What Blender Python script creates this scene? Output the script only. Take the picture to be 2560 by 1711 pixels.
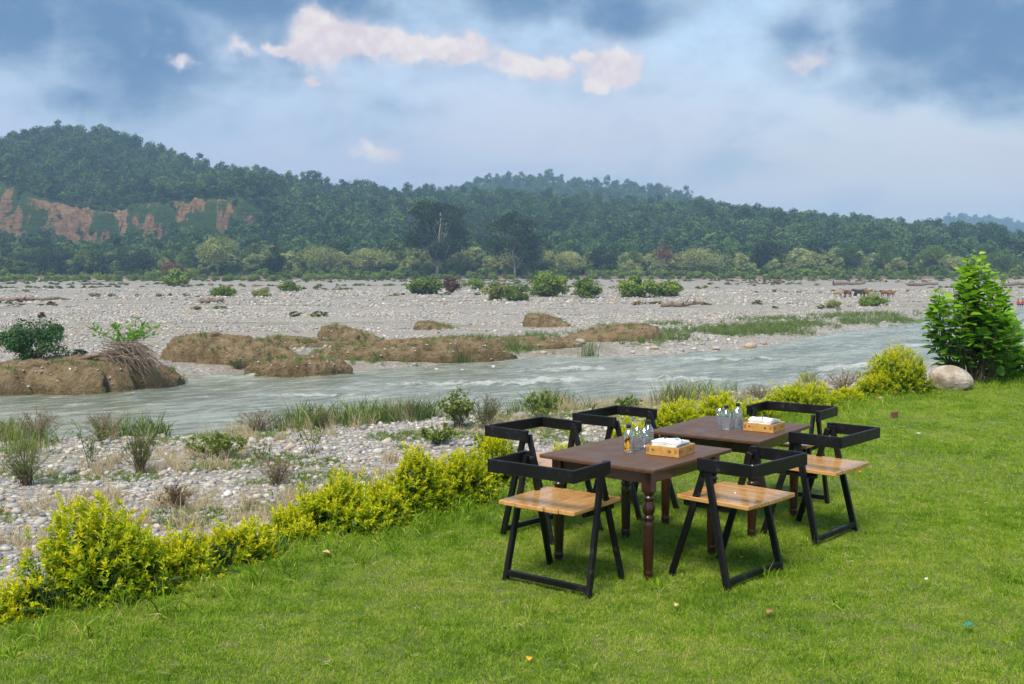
import bpy, bmesh, math, random
import numpy as np
from mathutils import Vector, Matrix, Euler

for o in list(bpy.data.objects):
    bpy.data.objects.remove(o)
SC = bpy.context.scene
COL = SC.collection
R = math.radians

# ------------------------------------------------------------------ camera
cam_d = bpy.data.cameras.new('camera')
cam = bpy.data.objects.new('camera', cam_d)
COL.objects.link(cam)
cam.location = (0.0, 0.0, 1.854)
cam.rotation_euler = (math.pi / 2 - 0.07168, 0, 0)
cam_d.sensor_width = 36.0
cam_d.lens = 38.06
cam_d.clip_start = 0.05
cam_d.clip_end = 12000
SC.camera = cam

# ------------------------------------------------------------------ light and exposure
SC.view_settings.view_transform = 'Standard'
SC.view_settings.look = 'None'
SC.view_settings.gamma = 1.0
SC.view_settings.use_curve_mapping = False
EXPO = 1.8
SC.view_settings.exposure = EXPO
SC.cycles.use_denoising = True
SC.cycles.max_bounces = 18
SC.cycles.use_adaptive_sampling = True
SC.cycles.adaptive_threshold = 0.02
SC.cycles.diffuse_bounces = 2
SC.cycles.glossy_bounces = 3
SC.cycles.transmission_bounces = 16
SC.cycles.transparent_max_bounces = 64
SC.cycles.volume_bounces = 0
SC.cycles.caustics_reflective = False
SC.cycles.caustics_refractive = False

SUN_EL, SUN_AZ = 52.0, 205.0      # degrees; azimuth clockwise from +Y
sun_d = bpy.data.lights.new('sun', 'SUN')
sun_d.energy = 1.5
sun_d.angle = R(20)
sun_d.color = (1.0, 0.90, 0.76)
sun = bpy.data.objects.new('sun', sun_d)
COL.objects.link(sun)
_d = Vector((math.sin(R(SUN_AZ)) * math.cos(R(SUN_EL)), math.cos(R(SUN_AZ)) * math.cos(R(SUN_EL)), math.sin(R(SUN_EL))))
sun.rotation_euler = _d.to_track_quat('Z', 'Y').to_euler()
sun.location = (0, 0, 60)

# ------------------------------------------------------------------ node helper
class NT:
    def __init__(s, tree):
        s.t = tree
    def n(s, typ, inp=None, **kw):
        nd = s.t.nodes.new(typ)
        for k, v in kw.items():
            setattr(nd, k, v)
        for k, v in (inp or {}).items():
            if isinstance(v, bpy.types.NodeSocket):
                s.t.links.new(v, nd.inputs[k])
            else:
                nd.inputs[k].default_value = v
        return nd
    def m(s, op, a, b=0.0, c=0.0, clamp=False):
        nd = s.n('ShaderNodeMath', {0: a, 1: b, 2: c}, operation=op)
        nd.use_clamp = clamp
        return nd.outputs[0]
    def vm(s, op, a, b=(0, 0, 0)):
        nd = s.n('ShaderNodeVectorMath', {0: a, 1: b}, operation=op)
        return nd.outputs['Value'] if op in ('LENGTH', 'DOT_PRODUCT', 'DISTANCE') else nd.outputs[0]
    def ramp(s, fac, stops, interp='LINEAR'):
        nd = s.n('ShaderNodeValToRGB', {0: fac})
        cr = nd.color_ramp
        cr.interpolation = interp
        while len(cr.elements) < len(stops):
            cr.elements.new(0.5)
        for e, (p, c) in zip(cr.elements, stops):
            e.position = p
            e.color = (c[0], c[1], c[2], 1) if not isinstance(c, (int, float)) else (c, c, c, 1)
        return nd.outputs[0]
    def mix(s, f, a, b, blend='MIX'):
        nd = s.n('ShaderNodeMix', data_type='RGBA', blend_type=blend)
        for i, v in ((0, f), (6, a), (7, b)):
            if isinstance(v, bpy.types.NodeSocket):
                s.t.links.new(v, nd.inputs[i])
            else:
                nd.inputs[i].default_value = (*v, 1) if isinstance(v, tuple) and len(v) == 3 else v
        return nd.outputs[2]
    def mr(s, v, a, b, c=0.0, d=1.0, interp='SMOOTHSTEP'):
        return s.n('ShaderNodeMapRange', {0: v, 1: a, 2: b, 3: c, 4: d}, interpolation_type=interp).outputs[0]
    def noise(s, vec, scale, detail=4, rough=0.55, dist=0.0, out=0, lac=2.0):
        nd = s.n('ShaderNodeTexNoise', {'Scale': scale, 'Detail': detail, 'Roughness': rough, 'Distortion': dist, 'Lacunarity': lac})
        if vec is not None:
            s.t.links.new(vec, nd.inputs['Vector'])
        return nd.outputs[out]

def new_mat(name):
    m = bpy.data.materials.new(name)
    m.use_nodes = True
    m.node_tree.nodes.clear()
    nt = NT(m.node_tree)
    out = nt.n('ShaderNodeOutputMaterial')
    return m, nt, out

# ------------------------------------------------------------------ world: daylight sky with broken cloud
world = bpy.data.worlds.new('World')
SC.world = world
world.use_nodes = True
world.node_tree.nodes.clear()
w = NT(world.node_tree)
wout = w.n('ShaderNodeOutputWorld')
bg = w.n('ShaderNodeBackground')
SKY_STRENGTH = 0.10
bg.inputs[1].default_value = SKY_STRENGTH
world.node_tree.links.new(bg.outputs[0], wout.inputs[0])
sky = w.n('ShaderNodeTexSky', sky_type='NISHITA')
sky.sun_disc = False
sky.sun_elevation = R(SUN_EL)
sky.sun_rotation = R(SUN_AZ)
sky.altitude = 300
sky.air_density = 1.0
sky.dust_density = 1.2
sky.ozone_density = 1.6
tc = w.n('ShaderNodeTexCoord')
dirv = tc.outputs['Generated']
sep = w.n('ShaderNodeSeparateXYZ', {0: dirv})
az = w.m('ARCTAN2', sep.outputs[0], sep.outputs[1])       # radians, 0 = straight ahead
el = w.m('ARCSINE', sep.outputs[2])
ae = w.n('ShaderNodeCombineXYZ', {0: az, 1: el, 2: 0.0}).outputs[0]
# warp the cloud outlines with billowing noise (same noise over the whole dome)
wn1 = w.noise(dirv, 5.0, 6, 0.6, 0.0, 1)
wn2 = w.noise(dirv, 17.0, 5, 0.62, 0.0, 1)
wo1 = w.vm('MULTIPLY', w.vm('SUBTRACT', wn1, (0.5, 0.5, 0.5)), (0.17, 0.10, 0))
wo2 = w.vm('MULTIPLY', w.vm('SUBTRACT', wn2, (0.5, 0.5, 0.5)), (0.075, 0.06, 0))
aew = w.vm('ADD', w.vm('ADD', ae, wo1), wo2)
aes = w.vm('ADD', ae, wo2)
def blob(vec, a, e, ra, re, lo, hi):
    q = w.vm('MULTIPLY', w.vm('SUBTRACT', vec, (a, e, 0)), (1 / ra, 1 / re, 0))
    return w.mr(w.vm('LENGTH', q), hi, lo, 0.0, 1.0)
def union(items):
    r = None
    for i in items:
        r = i if r is None else w.m('MAXIMUM', r, i)
    return r
E_K = 1.0 / (SKY_STRENGTH * 2 ** EXPO)
def disp(r, g, b):
    f = lambda c: ((c / 255 + 0.055) / 1.055) ** 2.4 if c > 10 else c / 255 / 12.92
    return (f(r) * E_K, f(g) * E_K, f(b) * E_K)
# clear air from the physical sky, veiled by thin mauve cloud towards the horizon
flat_dir = w.vm('MULTIPLY', dirv, (1.0, 1.0, 3.2))
veil_low = w.mr(el, 0.27, 0.06, 0.0, 1.0)
vn = w.noise(flat_dir, 3.0, 7, 0.58, 0.5, 0)
thin = w.mix(w.mr(az, -0.35, 0.45), disp(196, 206, 234), disp(224, 226, 232))
thin = w.mix(w.mr(vn, 0.50, 0.64, 0.0, 0.75), thin, disp(222, 216, 226))
thin = w.mix(w.mr(vn, 0.46, 0.33, 0.0, 0.6), thin, disp(172, 192, 226))
clear = w.mix(0.80, sky.outputs[0], disp(194, 224, 248))
base = w.mix(w.m('MULTIPLY', veil_low, 0.96, clamp=True), clear, thin)
# layered grey-blue cloud on the upper dome: fractal density pushed up where the banks lie
gn = w.noise(w.vm('ADD', w.vm('MULTIPLY', dirv, (1.0, 1.0, 1.7)), (3.1, 0.7, 1.9)), 4.6, 9, 0.56, 0.35, 0)
gn2 = w.noise(w.vm('MULTIPLY', dirv, (1.0, 1.0, 1.6)), 13.0, 9, 0.64, 0.2, 0)
dark = union([
    blob(ae, -0.3367, 0.1830, 0.0766, 0.0605, 0.20, 1.25),
    blob(ae, -0.4218, 0.1908, 0.0443, 0.0443, 0.20, 1.25),
    blob(ae, -0.3797, 0.1359, 0.0605, 0.0202, 0.10, 1.20),
    blob(ae, -0.2226, 0.2342, 0.1330, 0.0242, 0.30, 1.25),
    blob(ae, 0.0067, 0.2289, 0.0605, 0.0202, 0.20, 1.25),
    blob(ae, 0.1053, 0.2185, 0.0605, 0.0242, 0.20, 1.25),
    blob(ae, 0.2585, 0.1874, 0.0484, 0.0383, 0.20, 1.25),
    blob(ae, 0.3691, 0.1984, 0.1048, 0.0403, 0.20, 1.30),
    blob(ae, 0.4143, 0.1533, 0.0726, 0.0443, 0.20, 1.25),
    blob(ae, 0.3213, 0.1461, 0.0564, 0.0282, 0.10, 1.25),
])
dens = w.m('ADD', w.m('ADD', w.m('MULTIPLY', gn, 1.0), w.m('MULTIPLY', gn2, 0.60)), w.m('MULTIPLY', dark, 0.24))
dens = w.m('ADD', dens, w.mr(el, 0.09, 0.24, -0.20, 0.04))
gmask = w.mr(dens, 0.58, 0.92)
core = w.mr(dens, 0.74, 1.12)
gcol = w.mix(core, disp(172, 196, 224), disp(94, 134, 178))
gcol = w.mix(w.mr(gn2, 0.55, 0.72, 0.0, 0.5), gcol, disp(196, 212, 234))
base = w.mix(w.m('MULTIPLY', gmask, 0.93), base, gcol)
# lit cumulus bank, warm white where the low light catches it
ln = w.noise(dirv, 12.0, 9, 0.58, 0.1, 0)
lit = union([
    blob(aes, -0.1623, 0.1937, 0.0554, 0.0327, 0.20, 1.20),
    blob(aes, -0.1254, 0.1936, 0.0466, 0.0283, 0.20, 1.20),
    blob(aes, -0.0941, 0.1921, 0.0377, 0.0207, 0.20, 1.20),
    blob(aes, -0.2044, 0.1915, 0.0355, 0.0109, 0.10, 1.20),
    blob(aes, -0.2458, 0.1916, 0.0355, 0.0142, -0.10, 1.20),
    blob(aes, -0.0685, 0.1902, 0.0310, 0.0207, 0.20, 1.20),
    blob(aes, -0.0369, 0.1830, 0.0421, 0.0283, 0.20, 1.20),
    blob(aes, 0.0028, 0.1748, 0.0421, 0.0272, 0.20, 1.20),
    blob(aes, 0.0385, 0.1731, 0.0355, 0.0239, 0.20, 1.20),
    blob(aes, 0.0899, 0.1771, 0.0421, 0.0305, 0.20, 1.20),
    blob(aes, 0.0574, 0.1888, 0.0142, 0.0142, 0.20, 1.20),
    blob(aes, 0.0762, 0.1610, 0.0213, 0.0174, 0.10, 1.20),
    blob(aes, -0.1837, 0.1696, 0.0177, 0.0125, -0.30, 1.20),
    blob(aes, -0.2940, 0.1754, 0.0160, 0.0098, -0.40, 1.20),
    blob(aes, -0.1164, 0.1016, 0.0421, 0.0229, -0.10, 1.10),
    blob(aes, 0.2736, 0.1728, 0.0443, 0.0174, -0.20, 1.10),
])
ln2 = w.noise(w.vm('ADD', dirv, (0.0, 0.0, -0.010)), 12.0, 9, 0.58, 0.1, 0)
ld = w.m('ADD', w.m('MULTIPLY', lit, 0.74), w.m('MULTIPLY', w.m('SUBTRACT', ln, 0.5), 1.3))
aes_up = w.vm('ADD', aes, (0.0, 0.014, 0.0))
lit_up = union([
    blob(aes_up, -0.1623, 0.1937, 0.0554, 0.0327, 0.20, 1.20),
    blob(aes_up, -0.1254, 0.1936, 0.0466, 0.0283, 0.20, 1.20),
    blob(aes_up, -0.0941, 0.1921, 0.0377, 0.0207, 0.20, 1.20),
    blob(aes_up, -0.2044, 0.1915, 0.0355, 0.0109, 0.10, 1.20),
    blob(aes_up, -0.2458, 0.1916, 0.0355, 0.0142, -0.10, 1.20),
    blob(aes_up, -0.0685, 0.1902, 0.0310, 0.0207, 0.20, 1.20),
    blob(aes_up, -0.0369, 0.1830, 0.0421, 0.0283, 0.20, 1.20),
    blob(aes_up, 0.0028, 0.1748, 0.0421, 0.0272, 0.20, 1.20),
    blob(aes_up, 0.0385, 0.1731, 0.0355, 0.0239, 0.20, 1.20),
    blob(aes_up, 0.0899, 0.1771, 0.0421, 0.0305, 0.20, 1.20),
    blob(aes_up, 0.0574, 0.1888, 0.0142, 0.0142, 0.20, 1.20),
    blob(aes_up, 0.0762, 0.1610, 0.0213, 0.0174, 0.10, 1.20),
    blob(aes_up, -0.1837, 0.1696, 0.0177, 0.0125, -0.30, 1.20),
    blob(aes_up, -0.2940, 0.1754, 0.0160, 0.0098, -0.40, 1.20),
    blob(aes_up, -0.1164, 0.1016, 0.0421, 0.0229, -0.10, 1.10),
    blob(aes_up, 0.2736, 0.1728, 0.0443, 0.0174, -0.20, 1.10),
])
under = w.mr(w.m('SUBTRACT', lit_up, lit), 0.02, 0.45)          # lower flank of each cloud melts into the veil
lmask = w.m('MULTIPLY', w.mr(ld, 0.08, 0.70), w.m('SUBTRACT', 1.0, w.m('MULTIPLY', under, 0.75)))
relief = w.mr(w.m('SUBTRACT', ln2, ln), -0.09, 0.07)
lcol = w.mix(relief, disp(232, 218, 226), disp(255, 246, 240))
lcol = w.mix(w.mr(ld, 0.25, 0.60), disp(208, 212, 234), lcol)
base = w.mix(w.m('MULTIPLY', lmask, 0.96), base, lcol)
world.node_tree.links.new(base, bg.inputs[0])

# ------------------------------------------------------------------ numpy helpers
def vnoise(x, y, seed=0):
    x = np.asarray(x, float); y = np.asarray(y, float)
    xi = np.floor(x).astype(np.int64); yi = np.floor(y).astype(np.int64)
    fx = x - xi; fy = y - yi
    fx = fx * fx * (3 - 2 * fx); fy = fy * fy * (3 - 2 * fy)
    def h(a, b):
        n = (a * 374761393 + b * 668265263 + seed * 1442695041) & 0x7fffffff
        n = ((n ^ (n >> 13)) * 1274126177) & 0x7fffffff
        return ((n ^ (n >> 16)) & 0xffff) / 65535.0
    a = h(xi, yi) * (1 - fx) + h(xi + 1, yi) * fx
    b = h(xi, yi + 1) * (1 - fx) + h(xi + 1, yi + 1) * fx
    return a * (1 - fy) + b * fy
def fbm(x, y, seed=0, octv=4, rough=0.5):
    s = 0; a = 1; t = 0
    for i in range(octv):
        s = s + a * vnoise(x * 2 ** i, y * 2 ** i, seed + 17 * i); t += a; a *= rough
    return s / t - 0.5
def unit(v):
    return v / np.maximum(np.linalg.norm(v, axis=-1, keepdims=True), 1e-9)
def smooth(t):
    t = np.clip(t, 0, 1)
    return t * t * (3 - 2 * t)

class MB:
    """collects triangles/quads and links them as one mesh object"""
    def __init__(s):
        s.v = []; s.f = []; s.mi = []; s.t = []; s.n = 0
    def add(s, v, f, mi=0, tint=0.5):
        v = np.asarray(v, float).reshape(-1, 3)
        f = np.asarray(f, np.int64)
        s.v.append(v); s.f.append(f + s.n); s.mi.append(np.full(len(f), mi))
        s.t.append(np.broadcast_to(np.asarray(tint, float), (len(v),)))
        s.n += len(v)
        return s
    def box(s, c, size, rot=None, mi=0, tint=0.5, bev=0.0):
        hx, hy, hz = [a / 2 for a in size]
        if bev > 0:
            b = min(bev, hx * .45, hy * .45, hz * .45)
            pts = []
            for sx in (-1, 1):
                for sy in (-1, 1):
                    for sz in (-1, 1):
                        pts += [(sx * (hx - b), sy * (hy - b), sz * hz), (sx * (hx - b), sy * hy, sz * (hz - b)), (sx * hx, sy * (hy - b), sz * (hz - b))]
            p = np.array(pts)
            def idx(sx, sy, sz, k): return ((sx > 0) * 4 + (sy > 0) * 2 + (sz > 0)) * 3 + k
            q = []; tr = []
            for sz in (-1, 1):
                a = [idx(-1, -1, sz, 0), idx(1, -1, sz, 0), idx(1, 1, sz, 0), idx(-1, 1, sz, 0)]; q.append(a if sz > 0 else a[::-1])
            for sy in (-1, 1):
                a = [idx(-1, sy, -1, 1), idx(1, sy, -1, 1), idx(1, sy, 1, 1), idx(-1, sy, 1, 1)]; q.append(a if sy < 0 else a[::-1])
            for sx in (-1, 1):
                a = [idx(sx, -1, -1, 2), idx(sx, 1, -1, 2), idx(sx, 1, 1, 2), idx(sx, -1, 1, 2)]; q.append(a if sx > 0 else a[::-1])
            for sx in (-1, 1):
                for sy in (-1, 1):
                    a = [idx(sx, sy, -1, 1), idx(sx, sy, -1, 2), idx(sx, sy, 1, 2), idx(sx, sy, 1, 1)]; q.append(a if sx * sy < 0 else a[::-1])
                for sz in (-1, 1):
                    a = [idx(sx, -1, sz, 0), idx(sx, -1, sz, 2), idx(sx, 1, sz, 2), idx(sx, 1, sz, 0)]; q.append(a if sx * sz > 0 else a[::-1])
            for sy in (-1, 1):
                for sz in (-1, 1):
                    a = [idx(-1, sy, sz, 0), idx(-1, sy, sz, 1), idx(1, sy, sz, 1), idx(1, sy, sz, 0)]; q.append(a if sy * sz < 0 else a[::-1])
            for sx in (-1, 1):
                for sy in (-1, 1):
                    for sz in (-1, 1):
                        a = [idx(sx, sy, sz, 0), idx(sx, sy, sz, 1), idx(sx, sy, sz, 2)]; tr.append(a if sx * sy * sz < 0 else a[::-1])
            faces = [q, tr]
        else:
            p = np.array([(x, y, z) for x in (-hx, hx) for y in (-hy, hy) for z in (-hz, hz)])
            faces = [[(0, 1, 3, 2), (4, 6, 7, 5), (0, 4, 5, 1), (2, 3, 7, 6), (0, 2, 6, 4), (1, 5, 7, 3)]]
        if rot is not None:
            p = p @ np.array(rot).T
        p = p + np.array(c)
        base = s.n
        s.v.append(p); s.t.append(np.full(len(p), float(tint))); s.n += len(p)
        for fs in faces:
            s.f.append(np.array(fs) + base); s.mi.append(np.full(len(fs), mi))
        return s
    def beam(s, p0, p1, wd, th, side=(1, 0, 0), mi=0, tint=0.5, bev=0.004):
        """rectangular bar from p0 to p1, wd across 'side', th across the other"""
        p0 = np.array(p0, float); p1 = np.array(p1, float)
        d = p1 - p0; L = np.linalg.norm(d); d = d / L
        a = np.array(side, float); a = a - d * (a @ d); a /= np.linalg.norm(a)
        b = np.cross(d, a)
        return s.box((p0 + p1) / 2, (wd, th, L), np.stack([a, b, d], 1), mi, tint, bev)
    def lathe(s, prof, n=20, c=(0, 0, 0), mi=0, tint=0.5, closed=False):
        prof = np.array(prof, float); k = len(prof)
        a = np.arange(n) / n * 2 * np.pi
        v = np.stack([prof[:, None, 0] * np.cos(a), prof[:, None, 0] * np.sin(a), np.repeat(prof[:, 1:2], n, 1)], -1).reshape(-1, 3)
        i, j = np.meshgrid(np.arange(k - 1), np.arange(n), indexing='ij')
        i = i.ravel(); j = j.ravel(); j2 = (j + 1) % n
        f = np.stack([i * n + j, i * n + j2, (i + 1) * n + j2, (i + 1) * n + j], 1)
        return s.add(v + np.array(c), f, mi, tint)
    def tube(s, path, rad, n=6, mi=0, tint=0.5):
        path = np.array(path, float); k = len(path)
        rad = np.broadcast_to(np.asarray(rad, float), (k,))
        tan = unit(np.gradient(path, axis=0))
        ref = np.array([0.31, 0.17, 0.93]) if abs(tan[0, 2]) < 0.9 else np.array([0.9, 0.3, 0.1])
        a = unit(np.cross(tan, ref)); b = np.cross(tan, a)
        an = np.arange(n) / n * 2 * np.pi
        v = path[:, None] + rad[:, None, None] * (np.cos(an)[None, :, None] * a[:, None] + np.sin(an)[None, :, None] * b[:, None])
        v = v.reshape(-1, 3)
        i, j = np.meshgrid(np.arange(k - 1), np.arange(n), indexing='ij')
        i = i.ravel(); j = j.ravel(); j2 = (j + 1) % n
        f = np.stack([i * n + j, i * n + j2, (i + 1) * n + j2, (i + 1) * n + j], 1)
        s.add(v, f, mi, tint)
        m = s.n - len(v)
        for st, rev in ((0, True), ((k - 1) * n, False)):
            ring = np.arange(n) + st
            if rev: ring = ring[::-1]
            tri = np.stack([np.full(n - 2, ring[0]), ring[1:-1], ring[2:]], 1)
            s.f.append(tri + m); s.mi.append(np.full(len(tri), mi))
        return s
    def leaves(s, P, D, N, L, W, fold=0.2, tint=0.5, mi=0):
        """folded four-point leaves, vectorised"""
        P = np.asarray(P, float); n = len(P)
        D = unit(np.asarray(D, float)); S = unit(np.cross(D, N)); N = np.cross(S, D)
        L = np.broadcast_to(L, (n,))[:, None]; W = np.broadcast_to(W, (n,))[:, None]
        tip = P + D * L - N * L * 0.12
        mid = P + D * L * 0.42
        lf = mid - S * W / 2 + N * W * fold
        rt = mid + S * W / 2 + N * W * fold
        v = np.stack([P, rt, tip, lf], 1).reshape(-1, 3)
        b = np.arange(n)[:, None] * 4
        f = np.concatenate([b + [0, 1, 2], b + [0, 2, 3]])
        return s.add(v, f, mi, np.repeat(np.broadcast_to(tint, (n,)), 4))
    def mesh(s, name, smooth_shade=False):
        me = bpy.data.meshes.new(name)
        v = np.concatenate(s.v)
        me.vertices.add(len(v)); me.vertices.foreach_set('co', v.ravel())
        loops = np.concatenate([f.ravel() for f in s.f])
        cnt = np.concatenate([np.full(len(f), f.shape[1]) for f in s.f])
        me.loops.add(len(loops)); me.loops.foreach_set('vertex_index', loops.astype(np.int32))
        me.polygons.add(len(cnt))
        st = np.concatenate([[0], np.cumsum(cnt)[:-1]])
        me.polygons.foreach_set('loop_start', st.astype(np.int32))
        me.polygons.foreach_set('material_index', np.concatenate(s.mi).astype(np.int32))
        me.polygons.foreach_set('use_smooth', np.full(len(cnt), smooth_shade))
        at = me.attributes.new('tint', 'FLOAT', 'POINT')
        at.data.foreach_set('value', np.concatenate(s.t).astype(np.float32))
        me.update(calc_edges=True)
        return me
    def build(s, name, mats, parent=None, smooth_shade=False, loc=None, rotz=0.0):
        return obj(name, s.mesh(name, smooth_shade), mats, parent, loc, rotz)

def obj(name, me, mats, parent=None, loc=None, rotz=0.0):
    if mats is not None:
        for m in (mats if isinstance(mats, (list, tuple)) else [mats]):
            me.materials.append(m)
    o = bpy.data.objects.new(name, me)
    COL.objects.link(o)
    if parent is not None: o.parent = parent
    if loc is not None: o.location = loc
    if rotz: o.rotation_euler = (0, 0, rotz)
    return o
def empty(name, loc=(0, 0, 0), rotz=0.0):
    o = bpy.data.objects.new(name, None)
    o.empty_display_size = 0.1
    COL.objects.link(o)
    o.location = loc; o.rotation_euler = (0, 0, rotz)
    return o
def tag(o, label=None, cat=None, group=None, kind=None):
    if label: o['label'] = label
    if cat: o['category'] = cat
    if group: o['group'] = group
    if kind: o['kind'] = kind
    return o
def copy_tree(o, parent=None):
    c = o.copy(); COL.objects.link(c); c.parent = parent
    for ch in list(o.children):
        copy_tree(ch, c)
    return c

PROTO_N = [0]
def scatter(name, protos, P, rot, scl, idx, parent=None):
    """geometry-node scatter for uncountable stuff: protos are (mesh, materials)"""
    PROTO_N[0] += 1
    col = bpy.data.collections.new('kinds_%02d' % PROTO_N[0])
    for i, (me, mats) in enumerate(protos):
        if mats is not None and not len(me.materials):
            for m in (mats if isinstance(mats, (list, tuple)) else [mats]): me.materials.append(m)
        col.objects.link(bpy.data.objects.new('kind_%02d_%02d' % (PROTO_N[0], i), me))
    n = len(P)
    me = bpy.data.meshes.new(name)
    me.vertices.add(n); me.vertices.foreach_set('co', np.asarray(P, float).ravel())
    a = me.attributes.new('rot', 'FLOAT_VECTOR', 'POINT'); a.data.foreach_set('vector', np.asarray(rot, float).ravel())
    sc3 = np.asarray(scl, float)
    if sc3.ndim == 1: sc3 = np.repeat(sc3[:, None], 3, 1)
    a = me.attributes.new('scl', 'FLOAT_VECTOR', 'POINT'); a.data.foreach_set('vector', sc3.ravel())
    a = me.attributes.new('idx', 'INT', 'POINT'); a.data.foreach_set('value', np.asarray(idx, np.int32))
    o = obj(name, me, None, parent)
    ng = bpy.data.node_groups.new(name, 'GeometryNodeTree')
    ng.interface.new_socket('Geometry', in_out='INPUT', socket_type='NodeSocketGeometry')
    ng.interface.new_socket('Geometry', in_out='OUTPUT', socket_type='NodeSocketGeometry')
    N = ng.nodes.new; Lk = ng.links.new
    gi = N('NodeGroupInput'); go = N('NodeGroupOutput')
    ci = N('GeometryNodeCollectionInfo'); ci.inputs['Collection'].default_value = col
    ci.inputs['Separate Children'].default_value = True; ci.inputs['Reset Children'].default_value = True
    iop = N('GeometryNodeInstanceOnPoints'); iop.inputs['Pick Instance'].default_value = True
    def na(nm, dt):
        q = N('GeometryNodeInputNamedAttribute'); q.data_type = dt; q.inputs['Name'].default_value = nm
        return q.outputs['Attribute']
    Lk(gi.outputs[0], iop.inputs['Points']); Lk(ci.outputs[0], iop.inputs['Instance'])
    Lk(na('idx', 'INT'), iop.inputs['Instance Index'])
    e2r = N('FunctionNodeEulerToRotation'); Lk(na('rot', 'FLOAT_VECTOR'), e2r.inputs[0])
    Lk(e2r.outputs[0], iop.inputs['Rotation']); Lk(na('scl', 'FLOAT_VECTOR'), iop.inputs['Scale'])
    Lk(iop.outputs[0], go.inputs[0])
    md = o.modifiers.new('scatter', 'NODES'); md.node_group = ng
    return o
# ------------------------------------------------------------------ materials
def leaf_mat(name, stops, rough=0.5, transl=0.3, rnd=0.0, pos_scale=0.0, spec=0.35, pos_fine=0.0):
    m, nt, out = new_mat(name)
    t = nt.n('ShaderNodeAttribute', attribute_name='tint').outputs['Fac']
    if rnd:
        oi = nt.n('ShaderNodeObjectInfo')
        t = nt.m('ADD', t, nt.m('MULTIPLY', nt.m('SUBTRACT', oi.outputs['Random'], 0.5), rnd))
    if pos_scale:
        g = nt.n('ShaderNodeNewGeometry')
        t = nt.m('ADD', t, nt.m('MULTIPLY', nt.m('SUBTRACT', nt.noise(g.outputs['Position'], pos_scale, 3), 0.5), 0.9))
    if pos_fine:
        t = nt.m('ADD', t, nt.m('MULTIPLY', nt.m('SUBTRACT', nt.noise(g.outputs['Position'], pos_fine, 3, 0.6), 0.5), 1.1))
    c = nt.ramp(t, stops)
    b = nt.n('ShaderNodeBsdfPrincipled', {'Base Color': c, 'Roughness': rough, 'Specular IOR Level': spec})
    tr = nt.n('ShaderNodeBsdfTranslucent', {'Color': c})
    mx = nt.n('ShaderNodeMixShader', {0: transl, 1: b.outputs[0], 2: tr.outputs[0]})
    nt.t.links.new(mx.outputs[0], out.inputs[0])
    return m
def plain_mat(name, col, rough=0.6, col2=None, scale=20.0, bump=0.0, metal=0.0, spec=0.5, stretch=(1, 1, 1)):
    m, nt, out = new_mat(name)
    tcn = nt.n('ShaderNodeTexCoord')
    v = nt.vm('MULTIPLY', tcn.outputs['Object'], stretch)
    ns = nt.noise(v, scale, 5, 0.6)
    c = nt.mix(nt.mr(ns, 0.35, 0.65), col, col2 or tuple(x * 0.75 for x in col))
    b = nt.n('ShaderNodeBsdfPrincipled', {'Base Color': c, 'Roughness': rough, 'Metallic': metal, 'Specular IOR Level': spec})
    if bump:
        bp = nt.n('ShaderNodeBump', {'Strength': bump, 'Distance': 0.01, 'Height': ns})
        nt.t.links.new(bp.outputs[0], b.inputs['Normal'])
    nt.t.links.new(b.outputs[0], out.inputs[0])
    return m

M = {}
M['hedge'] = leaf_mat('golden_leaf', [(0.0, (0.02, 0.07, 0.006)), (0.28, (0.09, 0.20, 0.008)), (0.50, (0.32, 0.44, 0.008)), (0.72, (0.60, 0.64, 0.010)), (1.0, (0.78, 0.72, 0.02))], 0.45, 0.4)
M['herb'] = leaf_mat('herb_leaf', [(0.0, (0.07, 0.12, 0.02)), (0.5, (0.19, 0.27, 0.04)), (1.0, (0.36, 0.40, 0.08))], 0.5, 0.3)
M['weed'] = leaf_mat('weed_leaf', [(0.0, (0.015, 0.06, 0.02)), (0.5, (0.05, 0.14, 0.03)), (1.0, (0.14, 0.24, 0.05))], 0.5, 0.3)
M['olive'] = leaf_mat('olive_leaf', [(0.0, (0.04, 0.08, 0.02)), (0.5, (0.14, 0.19, 0.05)), (1.0, (0.30, 0.33, 0.08))], 0.55, 0.3)
M['dry'] = leaf_mat('dry_leaf', [(0.0, (0.16, 0.11, 0.055)), (0.5, (0.36, 0.27, 0.14)), (1.0, (0.58, 0.49, 0.30))], 0.7, 0.25)
M['rust'] = leaf_mat('rust_leaf', [(0.0, (0.05, 0.03, 0.015)), (0.5, (0.16, 0.075, 0.035)), (1.0, (0.28, 0.14, 0.06))], 0.6, 0.25)
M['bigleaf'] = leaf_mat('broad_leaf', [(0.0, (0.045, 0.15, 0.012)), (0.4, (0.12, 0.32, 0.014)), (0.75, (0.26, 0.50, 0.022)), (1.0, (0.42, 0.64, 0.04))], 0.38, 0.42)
M['grass'] = leaf_mat('lawn_blade', [(0.0, (0.06, 0.13, 0.008)), (0.30, (0.165, 0.325, 0.013)), (0.60, (0.30, 0.47, 0.024)), (0.85, (0.47, 0.54, 0.08)), (1.0, (0.56, 0.48, 0.20))], 0.55, 0.38, rnd=0.16, pos_scale=1.1, spec=0.2, pos_fine=7.0)
M['reed'] = leaf_mat('reed_blade', [(0.0, (0.03, 0.08, 0.015)), (0.5, (0.11, 0.20, 0.04)), (1.0, (0.32, 0.36, 0.10))], 0.55, 0.3, rnd=0.3)
M['forest'] = leaf_mat('forest_leaf', [(0.0, (0.012, 0.040, 0.009)), (0.4, (0.036, 0.092, 0.018)), (0.75, (0.085, 0.165, 0.03)), (1.0, (0.16, 0.235, 0.05))], 0.6, 0.2, rnd=0.75, pos_scale=0.022)
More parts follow.
